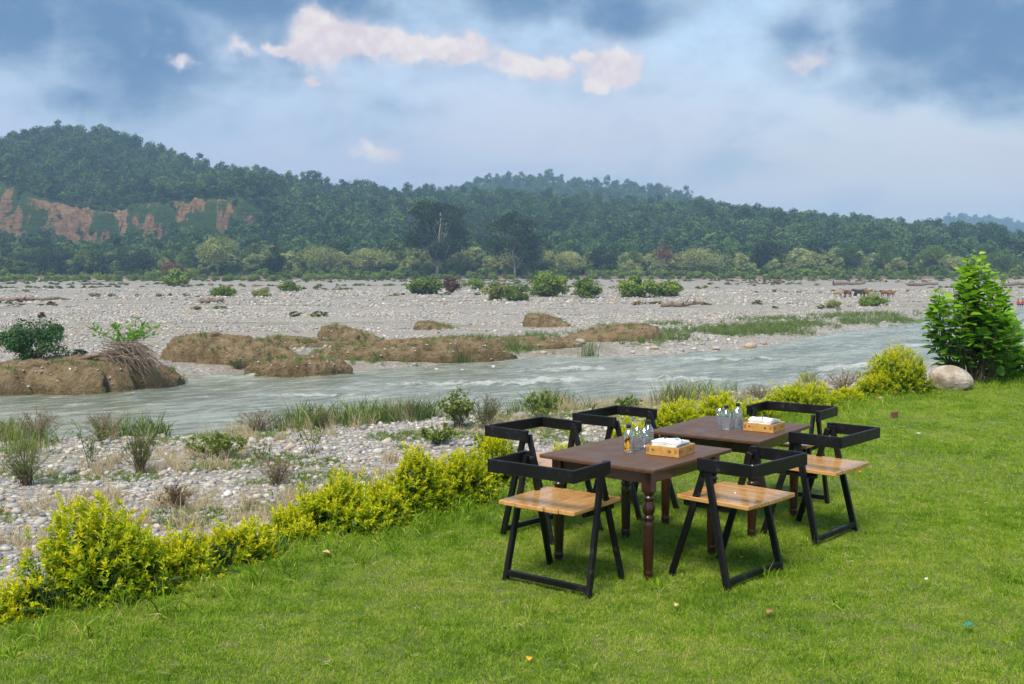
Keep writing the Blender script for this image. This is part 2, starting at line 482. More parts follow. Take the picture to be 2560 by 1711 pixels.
M['tree_dark'] = leaf_mat('tree_leaf_dark', [(0.0, (0.004, 0.013, 0.004)), (0.5, (0.012, 0.032, 0.007)), (1.0, (0.045, 0.085, 0.015))], 0.55, 0.2)
M['tree_pale'] = leaf_mat('tree_leaf_pale', [(0.0, (0.11, 0.15, 0.045)), (0.5, (0.29, 0.33, 0.10)), (1.0, (0.48, 0.49, 0.19))], 0.55, 0.25, rnd=0.4)
M['tree_green'] = leaf_mat('tree_leaf_green', [(0.0, (0.03, 0.07, 0.012)), (0.5, (0.085, 0.155, 0.025)), (1.0, (0.19, 0.26, 0.05))], 0.55, 0.25, rnd=0.5)
M['scrub'] = leaf_mat('scrub_leaf', [(0.0, (0.06, 0.11, 0.015)), (0.5, (0.17, 0.26, 0.03)), (1.0, (0.32, 0.40, 0.06))], 0.55, 0.25, rnd=0.4)
M['bark'] = plain_mat('bark', (0.20, 0.16, 0.12), 0.85, (0.09, 0.07, 0.05), 9, 0.5, stretch=(1, 1, 0.25))
M['bark_pale'] = plain_mat('bark_pale', (0.38, 0.33, 0.26), 0.85, (0.2, 0.17, 0.13), 9, 0.3, stretch=(1, 1, 0.25))
M['twig'] = plain_mat('twig', (0.14, 0.11, 0.06), 0.8, (0.07, 0.06, 0.03), 14)
M['driftwood'] = plain_mat('driftwood', (0.27, 0.20, 0.15), 0.85, (0.10, 0.07, 0.05), 7, 0.5)

def stone_colour(nt, f):
    return nt.ramp(f, [(0.0, (0.16, 0.16, 0.17)), (0.16, (0.31, 0.31, 0.31)), (0.34, (0.46, 0.43, 0.385)), (0.48, (0.25, 0.265, 0.29)),
                       (0.60, (0.54, 0.52, 0.48)), (0.70, (0.42, 0.31, 0.19)), (0.80, (0.66, 0.64, 0.60)), (0.91, (0.30, 0.25, 0.20)), (1.0, (0.52, 0.45, 0.35))], 'LINEAR')
def stone_mat(name):
    m, nt, out = new_mat(name)
    oi = nt.n('ShaderNodeObjectInfo')
    tcn = nt.n('ShaderNodeTexCoord')
    n1 = nt.noise(tcn.outputs['Object'], 2.2, 5, 0.65)
    c = nt.mix(nt.mr(n1, 0.42, 0.75, 0, 0.55), stone_colour(nt, oi.outputs['Random']), (0.20, 0.17, 0.135))
    b = nt.n('ShaderNodeBsdfPrincipled', {'Base Color': c, 'Roughness': 0.75})
    bp = nt.n('ShaderNodeBump', {'Strength': 0.3, 'Distance': 0.02, 'Height': n1})
    nt.t.links.new(bp.outputs[0], b.inputs['Normal'])
    nt.t.links.new(b.outputs[0], out.inputs[0])
    return m
M['stone'] = stone_mat('river_stone')

def bed_mat():
    m, nt, out = new_mat('shingle_and_sand')
    g = nt.n('ShaderNodeNewGeometry').outputs['Position']
    flat = nt.vm('MULTIPLY', g, (1, 1, 0.3))
    col = None; hgt = None
    vo = nt.n('ShaderNodeTexVoronoi', {'Vector': flat, 'Scale': 5.0, 'Randomness': 1.0})
    cellv = nt.n('ShaderNodeSeparateColor', {0: vo.outputs['Color']}).outputs[0]
    vo2 = nt.n('ShaderNodeTexVoronoi', {'Vector': flat, 'Scale': 1.6, 'Randomness': 1.0})
    cell2 = nt.n('ShaderNodeSeparateColor', {0: vo2.outputs['Color']}).outputs[0]
    big = nt.m('LESS_THAN', vo2.outputs['Distance'], 0.25)
    stones = nt.mix(nt.m('MULTIPLY', big, nt.m('GREATER_THAN', cell2, 0.7)), stone_colour(nt, cellv), stone_colour(nt, nt.m('FRACT', nt.m('MULTIPLY', cell2, 7.3))))
    gap = nt.mr(vo.outputs['Distance'], 0.32, 0.6)
    stones = nt.mix(nt.m('MULTIPLY', gap, 0.75), stones, (0.19, 0.165, 0.13))
    # sand sheets and weedy silt
    sn = nt.noise(nt.vm('MULTIPLY', g, (0.5, 1.6, 0)), 0.045, 5, 0.55)
    sandc = nt.mix(nt.noise(g, 1.5, 4), (0.25, 0.215, 0.17), (0.33, 0.29, 0.235))
    c = nt.mix(nt.m('MULTIPLY', nt.mr(sn, 0.53, 0.60), 0.9), stones, sandc)
    wn = nt.noise(nt.vm('MULTIPLY', g, (0.7, 2.2, 0)), 0.055, 6, 0.62, 0.4)
    wf = nt.noise(g, 0.9, 4, 0.7)
    grn = nt.mix(wf, (0.11, 0.13, 0.04), (0.21, 0.18, 0.09))
    c = nt.mix(nt.m('MULTIPLY', nt.m('MULTIPLY', nt.mr(wn, 0.53, 0.60), nt.mr(wf, 0.4, 0.55)), 0.75), c, grn)
    at = nt.n('ShaderNodeAttribute', attribute_name='tint').outputs['Fac']     # 0.5 shingle, 1 bare brown earth of the cut bank, 0 wet silt
    earth = nt.mix(nt.noise(g, 0.8, 6, 0.7), (0.10, 0.065, 0.04), (0.22, 0.15, 0.09))
    c = nt.mix(nt.mr(at, 0.6, 0.95), c, earth)
    silt = nt.mix(nt.noise(g, 0.5, 5), (0.22, 0.175, 0.125), (0.15, 0.125, 0.08))
    c = nt.mix(nt.m('MULTIPLY', nt.mr(at, 0.4, 0.05), 0.85), c, silt)
    b = nt.n('ShaderNodeBsdfPrincipled', {'Base Color': c, 'Roughness': 0.85})
    h = nt.m('SUBTRACT', 1.0, vo.outputs['Distance'])
    bp = nt.n('ShaderNodeBump', {'Strength': 0.7, 'Distance': 0.08, 'Height': h})
    nt.t.links.new(bp.outputs[0], b.inputs['Normal'])
    nt.t.links.new(b.outputs[0], out.inputs[0])
    return m
M['bed'] = bed_mat()

def soil_mat():
    m, nt, out = new_mat('lawn_soil')
    g = nt.n('ShaderNodeNewGeometry').outputs['Position']
    c = nt.mix(nt.noise(g, 9, 5), (0.07, 0.11, 0.015), (0.14, 0.15, 0.04))
    z = nt.n('ShaderNodeSeparateXYZ', {0: g}).outputs[2]
    c = nt.mix(nt.mr(z, -0.15, -0.5), c, (0.22, 0.19, 0.15))
    b = nt.n('ShaderNodeBsdfPrincipled', {'Base Color': c, 'Roughness': 0.95})
    nt.t.links.new(b.outputs[0], out.inputs[0])
    return m
M['soil'] = soil_mat()

def clay_mat():
    m, nt, out = new_mat('clay_bank')
    g = nt.n('ShaderNodeNewGeometry').outputs['Position']
    n1 = nt.noise(g, 1.2, 6, 0.7)
    strat = nt.noise(nt.vm('MULTIPLY', g, (0.4, 0.4, 5.0)), 1.6, 5, 0.6)
    c = nt.mix(nt.mr(n1, 0.35, 0.65), (0.175, 0.125, 0.064), (0.31, 0.235, 0.135))
    c = nt.mix(nt.mr(nt.m('ADD', nt.m('MULTIPLY', strat, 0.35), nt.m('MULTIPLY', nt.noise(g, 2.6, 6, 0.7), 0.65)), 0.52, 0.66, 0, 0.7), c, (0.055, 0.036, 0.016))
    z = nt.n('ShaderNodeSeparateXYZ', {0: g}).outputs[2]
    moss = nt.m('MULTIPLY', nt.m('ADD', nt.mr(nt.m('ADD', z, nt.m('MULTIPLY', n1, 0.5)), -3.6, -4.2), nt.mr(nt.noise(g, 0.7, 5, 0.6), 0.54, 0.68, 0, 0.6), clamp=True), 0.5)
    c = nt.mix(moss, c, (0.075, 0.065, 0.018))
    vo = nt.n('ShaderNodeTexVoronoi', {'Vector': g, 'Scale': 7.0})
    pv = nt.n('ShaderNodeSeparateColor', {0: vo.outputs['Color']}).outputs[0]
    peb = nt.m('MULTIPLY', nt.m('LESS_THAN', vo.outputs['Distance'], 0.3), nt.m('GREATER_THAN', pv, 0.45))
    peb = nt.m('MULTIPLY', peb, nt.mr(z, -2.9, -3.8))
    c = nt.mix(nt.m('MULTIPLY', peb, 0.8), c, (0.30, 0.23, 0.145))
    b = nt.n('ShaderNodeBsdfPrincipled', {'Base Color': c, 'Roughness': 0.9, 'Specular IOR Level': 0.25})
    h = nt.m('ADD', nt.m('ADD', n1, nt.m('MULTIPLY', strat, 0.2)), nt.m('ADD', nt.m('MULTIPLY', peb, 0.25), nt.m('MULTIPLY', nt.noise(g, 5, 6, 0.7), 0.7)))
    bp = nt.n('ShaderNodeBump', {'Strength': 1.0, 'Distance': 0.3, 'Height': h})
    nt.t.links.new(bp.outputs[0], b.inputs['Normal'])
    nt.t.links.new(b.outputs[0], out.inputs[0])
    return m
M['clay'] = clay_mat()

def water_mat():
    m, nt, out = new_mat('river_water')
    g = nt.n('ShaderNodeNewGeometry').outputs['Position']
    fl = nt.n('ShaderNodeVectorRotate', {'Vector': g, 'Angle': R(-38)}, rotation_type='Z_AXIS').outputs[0]
    st = nt.vm('MULTIPLY', fl, (0.35, 1.0, 1.0))
    n1 = nt.noise(st, 1.6, 6, 0.62, 0.6)
    n2 = nt.noise(g, 5.0, 5, 0.65, 0.4)
    murk_wave_light = nt.mix(nt.mr(nt.m('ADD', nt.m('MULTIPLY', nt.noise(st, 0.28, 4), 0.4), nt.m('MULTIPLY', n1, 0.6)), 0.36, 0.64), (0.145, 0.165, 0.118), (0.40, 0.425, 0.36))  # murky water colour, with light and dark of the waves painted in
    at = nt.n('ShaderNodeAttribute', attribute_name='tint').outputs['Fac']
    foam_glint = nt.m('ADD', nt.mr(at, 0.12, 0.7, 0, 0.55), nt.mr(n1, 0.52, 0.74, 0.0, 0.42))  # foam of the rapids, plus white streaks painted in for bright ripples
    foam_glint = nt.mr(nt.m('ADD', foam_glint, nt.m('MULTIPLY', nt.m('SUBTRACT', n2, 0.5), 1.1)), 0.26, 0.62)
    c = nt.mix(nt.m('MULTIPLY', foam_glint, 0.8), murk_wave_light, (0.52, 0.54, 0.52))
    b = nt.n('ShaderNodeBsdfPrincipled', {'Base Color': c, 'IOR': 1.33, 'Roughness': nt.m('ADD', 0.16, nt.m('MULTIPLY', foam_glint, 0.4)), 'Specular IOR Level': 0.5})
    bp = nt.n('ShaderNodeBump', {'Strength': 0.9, 'Distance': 0.32, 'Height': nt.m('ADD', n1, nt.m('MULTIPLY', n2, 0.4))})
    nt.t.links.new(bp.outputs[0], b.inputs['Normal'])
    nt.t.links.new(b.outputs[0], out.inputs[0])
    return m
M['water'] = water_mat()

def hill_mat():
    m, nt, out = new_mat('hill_ground')
    g = nt.n('ShaderNodeNewGeometry').outputs['Position']
    at = nt.n('ShaderNodeAttribute', attribute_name='tint').outputs['Fac']
    green = nt.mix(nt.noise(g, 0.06, 6, 0.65), (0.018, 0.042, 0.012), (0.05, 0.085, 0.022))
    strat = nt.noise(nt.vm('MULTIPLY', g, (0.12, 0.12, 1.0)), 0.45, 6, 0.7)
    earth = nt.mix(nt.mr(nt.noise(g, 0.35, 6, 0.75), 0.35, 0.65), (0.14, 0.075, 0.04), (0.27, 0.165, 0.095))
    earth = nt.mix(nt.mr(nt.noise(nt.vm('MULTIPLY', g, (1, 1, 0.25)), 0.5, 5, 0.7), 0.52, 0.62, 0, 0.8), earth, (0.05, 0.06, 0.02))
    patch = nt.noise(nt.vm('MULTIPLY', g, (1, 0.4, 0.55)), 0.075, 6, 0.66, 0.5)
    f = nt.m('MULTIPLY', nt.mr(at, 0.45, 0.7), nt.mr(patch, 0.485, 0.515))
    c = nt.mix(f, green, earth)
    b = nt.n('ShaderNodeBsdfPrincipled', {'Base Color': c, 'Roughness': 0.95, 'Specular IOR Level': 0.1})
    bp = nt.n('ShaderNodeBump', {'Strength': 0.9, 'Distance': 2.0, 'Height': strat})
    nt.t.links.new(bp.outputs[0], b.inputs['Normal'])
    nt.t.links.new(b.outputs[0], out.inputs[0])
    return m
M['hill'] = hill_mat()

# ------------------------------------------------------------------ the lay of the land
EDGE = np.array([(-40, -48), (-9, -2.2), (-2.9, 5.25), (-2.0, 6.3), (-0.75, 8.05), (1.78, 11.5), (5.5, 15.6), (7.4, 17.0), (8.6, 16.7), (14, 16.0), (40, 14.5)], float)
NEAR = np.array([(-60, 20), (-21.9, 36.6), (-18.3, 38.4), (-14.7, 39.2), (-12.5, 39.7), (-9.55, 41.0), (-6.5, 42.9), (-3.1, 44.6), (1.5, 46.9), (6.5, 48.8), (14.2, 55.9), (38, 80.5), (80, 118), (200, 220)], float)
FAR = np.array([(-60, 26), (-29.2, 48.8), (-24.8, 52.1), (-21.4, 54.3), (-18.4, 58.6), (-15.7, 63.4), (-10.1, 63.6), (-7.3, 66.1), (-2.1, 70.3), (2.3, 73.6), (10.4, 75.0), (20.2, 84), (25, 93), (42.9, 116.7), (52.4, 134.9), (69.7, 153.4), (77.1, 163), (110, 200), (200, 290)], float)
WATER_Z = -4.45
def edge_y(x): return np.interp(x, EDGE[:, 0], EDGE[:, 1])
def near_y(x): return np.interp(x, NEAR[:, 0], NEAR[:, 1])
def far_y(x): return np.interp(x, FAR[:, 0], FAR[:, 1])
def bed_z(x, y):
    x = np.asarray(x, float); y = np.asarray(y, float)
    jig = fbm(x * .35, y * .35, 3, 4) * 2.2
    dn = (near_y(x) + jig - y) * 0.80            # metres inland of the near shore
    df = (y - far_y(x) + jig) * 0.75             # metres inland of the far shore
    land = np.maximum(dn, df)
    z = WATER_Z + np.where(land > 0, 0.42 * (1 - np.exp(-land / 3.5)) + 0.0, np.maximum(land * 0.28, -0.9))
    z = z + fbm(x * .09, y * .09, 5, 4) * np.clip(land / 10, 0, 1) * 0.5
    z = z + smooth((y - (418 + 14 * fbm(x * .02, y * 0, 9, 3))) / 5.0) * 1.3      # low cut bank under the far wood
    return z
def grid_mesh(name, xs, ys, zf, mat, tintf=None, mask=None, sm=True):
    X, Y = np.meshgrid(xs, ys)
    Z = zf(X, Y)
    nx, ny = len(xs), len(ys)
    i, j = np.meshgrid(np.arange(ny - 1), np.arange(nx - 1), indexing='ij')
    a = (i * nx + j).ravel()
    f = np.stack([a, a + 1, a + nx + 1, a + nx], 1)
    if mask is not None:
        mk = mask(X, Y).ravel()
        f = f[mk[f].all(1)]
    mb = MB()
    mb.add(np.stack([X, Y, Z], -1).reshape(-1, 3), f, 0, 0.5 if tintf is None else tintf(X, Y, Z).ravel())
    return mb.build(name, mat, None, sm)

def lawn_z(x, y):
    d = (y - edge_y(x)) * 0.68
    z = fbm(x * .9, y * .9, 21, 3) * 0.035 + fbm(x * .25, y * .25, 23, 2) * 0.05
    return np.where(d < 0, z, z - np.minimum(4.6, d * 1.25))
lawn = grid_mesh('lawn', np.arange(-30, 34.1, 0.25), np.arange(-16, 22.6, 0.25), lawn_z, M['soil'])
tag(lawn, kind='structure')

def bed_tint(x, y, z):
    t = np.full(x.shape, 0.5)
    t = np.where((y > 400) & (z > -3.9), 1.0, t)
    df = (y - far_y(x)) * 0.75
    eroded = (df > -2) & (df < 9 + 6 * fbm(x * .2, y * .2, 31, 3)) & (x < 8)
    t = np.where(eroded, 0.15 + 0.2 * vnoise(x * .5, y * .5, 8), t)
    return t
riverbed = grid_mesh('riverbed', np.arange(-60, 100.1, 0.5), np.arange(10, 130.1, 0.5), bed_z, M['bed'], bed_tint)
tag(riverbed, kind='structure')
flood_plain = grid_mesh('flood_plain', np.concatenate([np.arange(-700, -120, 20), np.arange(-120, 160, 4.0), np.arange(160, 701, 20)]),
                        np.concatenate([np.arange(129.8, 405, 4.0), np.arange(405, 440, 1.5), np.arange(440, 560, 10)]), bed_z, M['bed'], bed_tint)
tag(flood_plain, kind='structure')
# ground behind and beside the viewpoint
back_ground = grid_mesh('ground', np.linspace(-900, 900, 30), np.linspace(-900, 12, 20), lambda x, y: np.full(x.shape, -5.2), M['bed'])
tag(back_ground, kind='structure')

# ------------------------------------------------------------------ the river
RAPIDS = [(-1.9, 57.0, 5.5, 1.6), (2.2, 58.3, 3.5, 1.2), (9.0, 58.5, 4.5, 1.5), (4.0, 64.5, 4.0, 1.0), (20.5, 66, 4.0, 1.4), (14.0, 71.5, 5, 1.2), (-9, 52, 3, .7), (33, 84, 6, 1.5), (-14.0, 61.5, 3, .8), (52, 112, 9, 2.0)]
def rapids(x, y):
    f = np.zeros_like(x)
    for (cx, cy, rx, ry) in RAPIDS:
        a = R(8)
        u = (x - cx) * math.cos(a) + (y - cy) * math.sin(a); v = -(x - cx) * math.sin(a) + (y - cy) * math.cos(a)
        v = v + fbm(x * .5, y * .5, 4, 3) * 2.0
        f = np.maximum(f, np.exp(-(u / rx) ** 2 - (v / ry) ** 2))
    return f
def water_z(x, y):
    c, s = math.cos(R(38)), math.sin(R(38))
    u = x * c + y * s; v = -x * s + y * c
    z = fbm(u * .45, v * .9, 41, 4, 0.55) * 0.16 + fbm(u * 1.7, v * 2.6, 43, 3, 0.6) * 0.07
    r = rapids(x, y)
    z = z + r * (np.abs(fbm(x * 1.3, y * 1.6, 47, 4, 0.6)) * 0.9)
    return WATER_Z + z
river = grid_mesh('river', np.arange(-60, 110, 0.25), np.arange(22, 205, 0.25), water_z, M['water'],
                  lambda x, y, z: np.clip(rapids(x, y) * (0.75 + 1.2 * fbm(x * 1.1, y * 1.4, 51, 4, .65)), 0, 1),
                  lambda x, y: (y > near_y(x) - 2.5) & (y < far_y(x) + 3.0))
tag(river, kind='structure')

# ------------------------------------------------------------------ hills
H1 = np.array([(-700, 22.0), (-560, 44.0), (-491.8, 59.7), (-429, 75.1), (-397.6, 82.8), (-350.7, 93.6), (-319.7, 92.0), (-288.9, 82.8), (-258.1, 70.5), (-230.3, 62.8), (-180.6, 56.6), (-118.4, 53.5), (-71.7, 50.4), (-40.5, 48.8), (6.2, 47.7), (68.6, 42.6), (131, 40.5), (193.4, 33.5), (271.6, 26.1), (334.3, 15.8), (400.3, 5.9), (506.9, -3.3), (800, -5.0)], float)
H2 = np.array([(-500, 15), (-188.2, 57.5), (-74.2, 89.6), (-39.6, 99.4), (9.9, 102.8), (59.3, 102.8), (108.8, 96), (183.1, 89.6), (217.8, 78.3), (307.5, 47.8), (600, 15)], float)
H3 = np.array([(500, 16), (811.7, 69), (925.9, 86.6), (987.3, 97.1), (1058, 91), (1129.1, 76), (1341.8, 51.5), (1480, 36)], float)
def cliff_zone(x):
    return smooth((x + 400) / 25) * smooth((-132 - x) / 24)
def cliff_line(x): return 622 + 26 * fbm(x * .018, x * 0 + 3.3, 61, 3) + 12 * fbm(x * .11, x * 0 + 8.3, 62, 3)
def hill1_z(x, y):
    zr = np.interp(x, H1[:, 0], H1[:, 1])
    t = (y - 485) / 365.0
    up = np.clip(t, 0, 1) ** 0.95
    z = -3.0 + (zr + 3.0) * up
    amp = np.sin(np.pi * np.clip(t, 0, 1)) * np.clip(zr / 60, 0.15, 1)
    z = z + fbm(x * .012, y * .010, 63, 4) * 26 * amp
    c = cliff_zone(x) * np.clip(zr / 60, 0, 1)
    d = y - cliff_line(x)
    z = z + c * (-9 * smooth((y - 500) / 90) * (d < 0) + (d >= 0) * (-9 + 25 * smooth(d / 6 + 0.35 * fbm(x * .25, d * .3, 68, 3))) * (1 - 0.55 * smooth((d - 10) / 160)))
    z = z + c * np.exp(-((d - 2) / 13.0) ** 2) * (np.abs(fbm(x * .16, y * .03, 69, 4, .6)) * 16 - 3)
    return np.where(t > 1, zr - (y - 850) * 0.25, z)
def bare1(x, y):
    d = y - cliff_line(x)
    return cliff_zone(x) * (d > -4) * (d < 9)
hill = grid_mesh('hill', np.concatenate([np.arange(-700, -420, 14), np.arange(-420, -140, 2.0), np.arange(-140, 801, 7.0)]), np.concatenate([np.arange(470, 575, 7), np.arange(575, 655, 1.5), np.arange(655, 960, 8)]), hill1_z, M['hill'], lambda x, y, z: bare1(x, y))
tag(hill, kind='structure')
def hill2_z(x, y):
    zr = np.interp(x, H2[:, 0], H2[:, 1])
    t = (y - 950) / 400.0
    return np.where(t > 1, zr - (y - 1350) * 0.3, -5 + (zr + 5) * np.clip(t, 0, 1))
hill_b = grid_mesh('hill_behind', np.arange(-500, 601, 20.0), np.arange(950, 1500, 20.0), hill2_z, M['hill'], lambda x, y, z: x * 0)
tag(hill_b, kind='structure')
def hill3_z(x, y):
    zr = np.interp(x, H3[:, 0], H3[:, 1])
    t = (y - 1800) / 600.0
    return np.where(t > 1, zr - (y - 2400) * 0.3, -5 + (zr + 5) * np.clip(t, 0, 1))
hill_c = grid_mesh('far_hill', np.arange(500, 1481, 25.0), np.arange(1800, 2600, 25.0), hill3_z, M['hill'], lambda x, y, z: x * 0)
tag(hill_c, kind='structure')

# ------------------------------------------------------------------ crowns and trees
def crown(mb, rng, h, wd, z0, nclump, nleaf, size, flat=0.75, mi=0, shape=1.0, lean=0.0, clump_r=(0.20, 0.34)):
    """uneven crown of leaf clumps; returns clump centres"""
    C = []
    ch = h - z0
    for k in range(nclump):
        for _ in range(30):
            p = rng.uniform(-1, 1, 3)
            r = np.linalg.norm(p)
            if r < 1 and r > 0.35: break
        t = (p[2] + 1) / 2
        wz = (1 - t) ** 0.55 * t ** 0.35 * 1.5 * shape + (1 - shape) * 0.9
        C.append((p[0] * wd / 2 * min(1, wz) * 0.85 + lean * t, p[1] * wd / 2 * min(1, wz) * 0.85, z0 + ch * (0.12 + 0.80 * t)))
    C = np.array(C)
    per = max(4, nleaf // nclump)
    for c in C:
        cr = wd * rng.uniform(*clump_r) * 0.8
        d = unit(rng.normal(size=(per, 3)) + np.array([0, 0, 0.35]))
        rad = cr * rng.uniform(0.45, 1.05, per)[:, None]
        P = c + d * rad * np.array([1, 1, flat])
        N = unit(d + rng.normal(size=(per, 3)) * 0.55 + np.array([0, 0, 0.5]))
        D = unit(np.cross(N, rng.normal(size=(per, 3))))
        sz = size * rng.uniform(0.6, 1.3, per)
        ct = np.clip(rng.normal(0.48, 0.16), 0.1, 0.9)
        mb.leaves(P - D * sz[:, None] / 2, D, N, sz, sz * 0.75, 0.15, np.clip(ct + rng.normal(0, 0.12, per), 0, 1), mi)
    return C
def trunk(mb, rng, h, r0, C, nl, bend=0.06, mi=0):
    top = h * 0.78
    zs = np.linspace(-0.3, top, 7)
    off = np.cumsum(rng.normal(0, bend, (7, 2)), 0) * h / 7
    path = np.column_stack([off[:, 0], off[:, 1], zs])
    mb.tube(path, np.linspace(r0 * 1.15, r0 * 0.3, 7), 7, mi)
    idx = rng.permutation(len(C))[:nl]
    for i in idx:
        t = np.clip(C[i, 2] / h - 0.25, 0.2, 0.85)
        k = t * 6 * 0.95
        a = path[int(k)] + (path[min(6, int(k) + 1)] - path[int(k)]) * (k % 1)
        mid = (a + C[i]) / 2 + np.array([0, 0, -0.03 * h])
        mb.tube([a, mid, C[i]], [r0 * 0.35, r0 * 0.22, r0 * 0.07], 5, mi)
def tree_proto(seed, h, wd, z0, ncl, nlf, size, leaf, bark, **kw):
    rng = np.random.default_rng(seed)
    mb = MB()
    C = crown(mb, rng, h, wd, z0, ncl, nlf, size, **kw)
    trunk(mb, rng, h, h * 0.018, C, 5, mi=1)
    return (mb.mesh('tree_kind'), [leaf, bark])
def make_tree(name, loc, h, wd, leaf, bark, seed, label, group, z0=0.3, ncl=26, nlf=2600, size=0.55, r0=None, cat='tree', limbs=12, **kw):
    rng = np.random.default_rng(seed)
    t = empty(name, loc, rng.uniform(0, 6.28))
    mb = MB(); C = crown(mb, rng, h, wd, h * z0, ncl, nlf, size, **kw)
    co = mb.build('crown', leaf, t); co['kind'] = 'stuff'
    mb = MB(); trunk(mb, rng, h, r0 or h * 0.017, C, limbs)
    mb.build('trunk', bark, t, True)
    return tag(t, label, cat, group)
# ------------------------------------------------------------------ forest on the hills (uncountable)
rngF = np.random.default_rng(7)
forest_kinds = [tree_proto(100 + i, hh, ww, hh * 0.22, 13, 460, 1.15, M['forest'], M['bark'], shape=sh) for i, (hh, ww, sh) in enumerate(
    [(11, 9, .8), (13, 9, .9), (10, 11, .5), (14, 8, 1.0), (12, 11, .6), (9, 8, .7), (15, 10, .9), (11, 12, .45)])]
def forest(name, n, xr, yr, zf, seed, reject=None, s=(0.52, 1.12), dens=None):
    rng = np.random.default_rng(seed)
    x = rng.uniform(*xr, n); y = rng.uniform(*yr, n)
    keep = np.abs(x) < y * 0.56 + 30
    if reject is not None: keep &= ~reject(x, y)
    x = x[keep]; y = y[keep]; n = len(x)
    sc = s[0] + (s[1] - s[0]) * rng.random(n) ** 1.6 * rng.choice([1.0, 1.0, 1.0, 1.2], n)
    if reject is not None:
        d = y - cliff_line(x)
        sc = np.where((cliff_zone(x) > .3) & (d > -22) & (d < 12), sc * .42, sc)
    P = np.stack([x, y, zf(x, y) - 0.8], 1)
    rot = np.stack([rng.normal(0, .05, n), rng.normal(0, .05, n), rng.uniform(0, 6.28, n)], 1)
    o = scatter(name, forest_kinds, P, rot, np.stack([sc * rng.uniform(.85, 1.2, n), sc * rng.uniform(.85, 1.2, n), sc], 1), rng.integers(0, len(forest_kinds), n))
    return o
def no_trees1(x, y):
    d = y - cliff_line(x)
    gap = fbm(x * .06, y * .06, 77, 3) > 0.0
    gap2 = fbm(x * .11, y * .11, 79, 3) > 0.0
    return (cliff_zone(x) > 0.3) & (d > -17) & (d < 5) & np.where(d > -5, gap2, gap)
o = forest('hillside_forest', 16500, (-520, 560), (478, 868), hill1_z, 11, no_trees1)
tag(o, 'dense dark green forest covering the long hill across the river', 'forest', None, 'stuff')
o = forest('ridge_forest', 900, (-260, 330), (1190, 1375), hill2_z, 12, None, (0.8, 1.4))
tag(o, 'hazy bluish forest on the ridge rising behind the main hill', 'forest', None, 'stuff')
o = forest('distant_forest', 700, (840, 1300), (2250, 2420), hill3_z, 13, None, (1.0, 1.6))
tag(o, 'palest far forest on the hill at the frame edge', 'forest', None, 'stuff')

# ------------------------------------------------------------------ wood along the far bank: a mass, with single trees in front
wood_kinds = []
for i, (hh, ww, lf, sh) in enumerate([(11, 7, 'tree_pale', .8), (10, 8, 'tree_pale', .6), (12, 8, 'tree_green', .8), (9, 8, 'tree_green', .5), (13, 7, 'tree_green', .9), (10, 9, 'tree_dark', .6), (8, 7, 'tree_pale', .5)]):
    wood_kinds.append(tree_proto(200 + i, hh, ww, hh * 0.22, 20, 2200, 0.66, M[lf], M['bark_pale'], shape=sh))
shrub_kinds = []
for i, (hh, ww, lf) in enumerate([(2.6, 4.0, 'scrub'), (2.2, 3.4, 'scrub'), (3.2, 4.0, 'tree_green'), (2.4, 4.4, 'scrub')]):
    rng = np.random.default_rng(230 + i); mb = MB()
    crown(mb, rng, hh, ww, 0.1, 14, 1100, 0.46, shape=0.4)
    shrub_kinds.append((mb.mesh('shrub_kind'), [M[lf]]))
rng = np.random.default_rng(31)
n = 1400
x = rng.uniform(-330, 330, n); y = rng.uniform(434, 500, n) ** 1.0
pale_pref = vnoise(x * .02, y * 0, 5)
idx = np.where(rng.random(n) < 0.78, rng.choice([0, 1, 6], n), rng.integers(2, 6, n))
idx = np.where((x < -110) & (rng.random(n) < 0.5), rng.integers(2, 6, n), idx)
sc = rng.uniform(0.5, 0.92, n) * np.where(y < 445, 0.85, 1.1) * (0.8 + 0.5 * vnoise(x * .04, y * .02, 4))
P = np.stack([x, y, bed_z(x, y) - 0.3], 1)
o = scatter('riverside_wood', wood_kinds, P, np.stack([x * 0, x * 0, rng.uniform(0, 6.28, n)], 1), sc, idx)
tag(o, 'mixed pale and dark green wood along the far bank below the hill', 'wood', None, 'stuff')
n = 1100
x = rng.uniform(-330, 330, n); y = rng.uniform(414, 440, n)
left = x < -70
y = np.where(left & (rng.random(n) < 0.6), rng.uniform(365, 418, n), y)
P = np.stack([x, y, bed_z(x, y) - 0.2], 1)
idx = np.where(left & (y < 425), rng.integers(0, 2, n), rng.integers(0, 4, n))
o = scatter('bank_scrub', shrub_kinds, P, np.stack([x * 0, x * 0, rng.uniform(0, 6.28, n)], 1), rng.uniform(0.6, 1.35, n) * np.where(y < 421, .75, 1), idx)
tag(o, 'low green scrub edging the far bank in front of the wood', 'scrub', None, 'stuff')

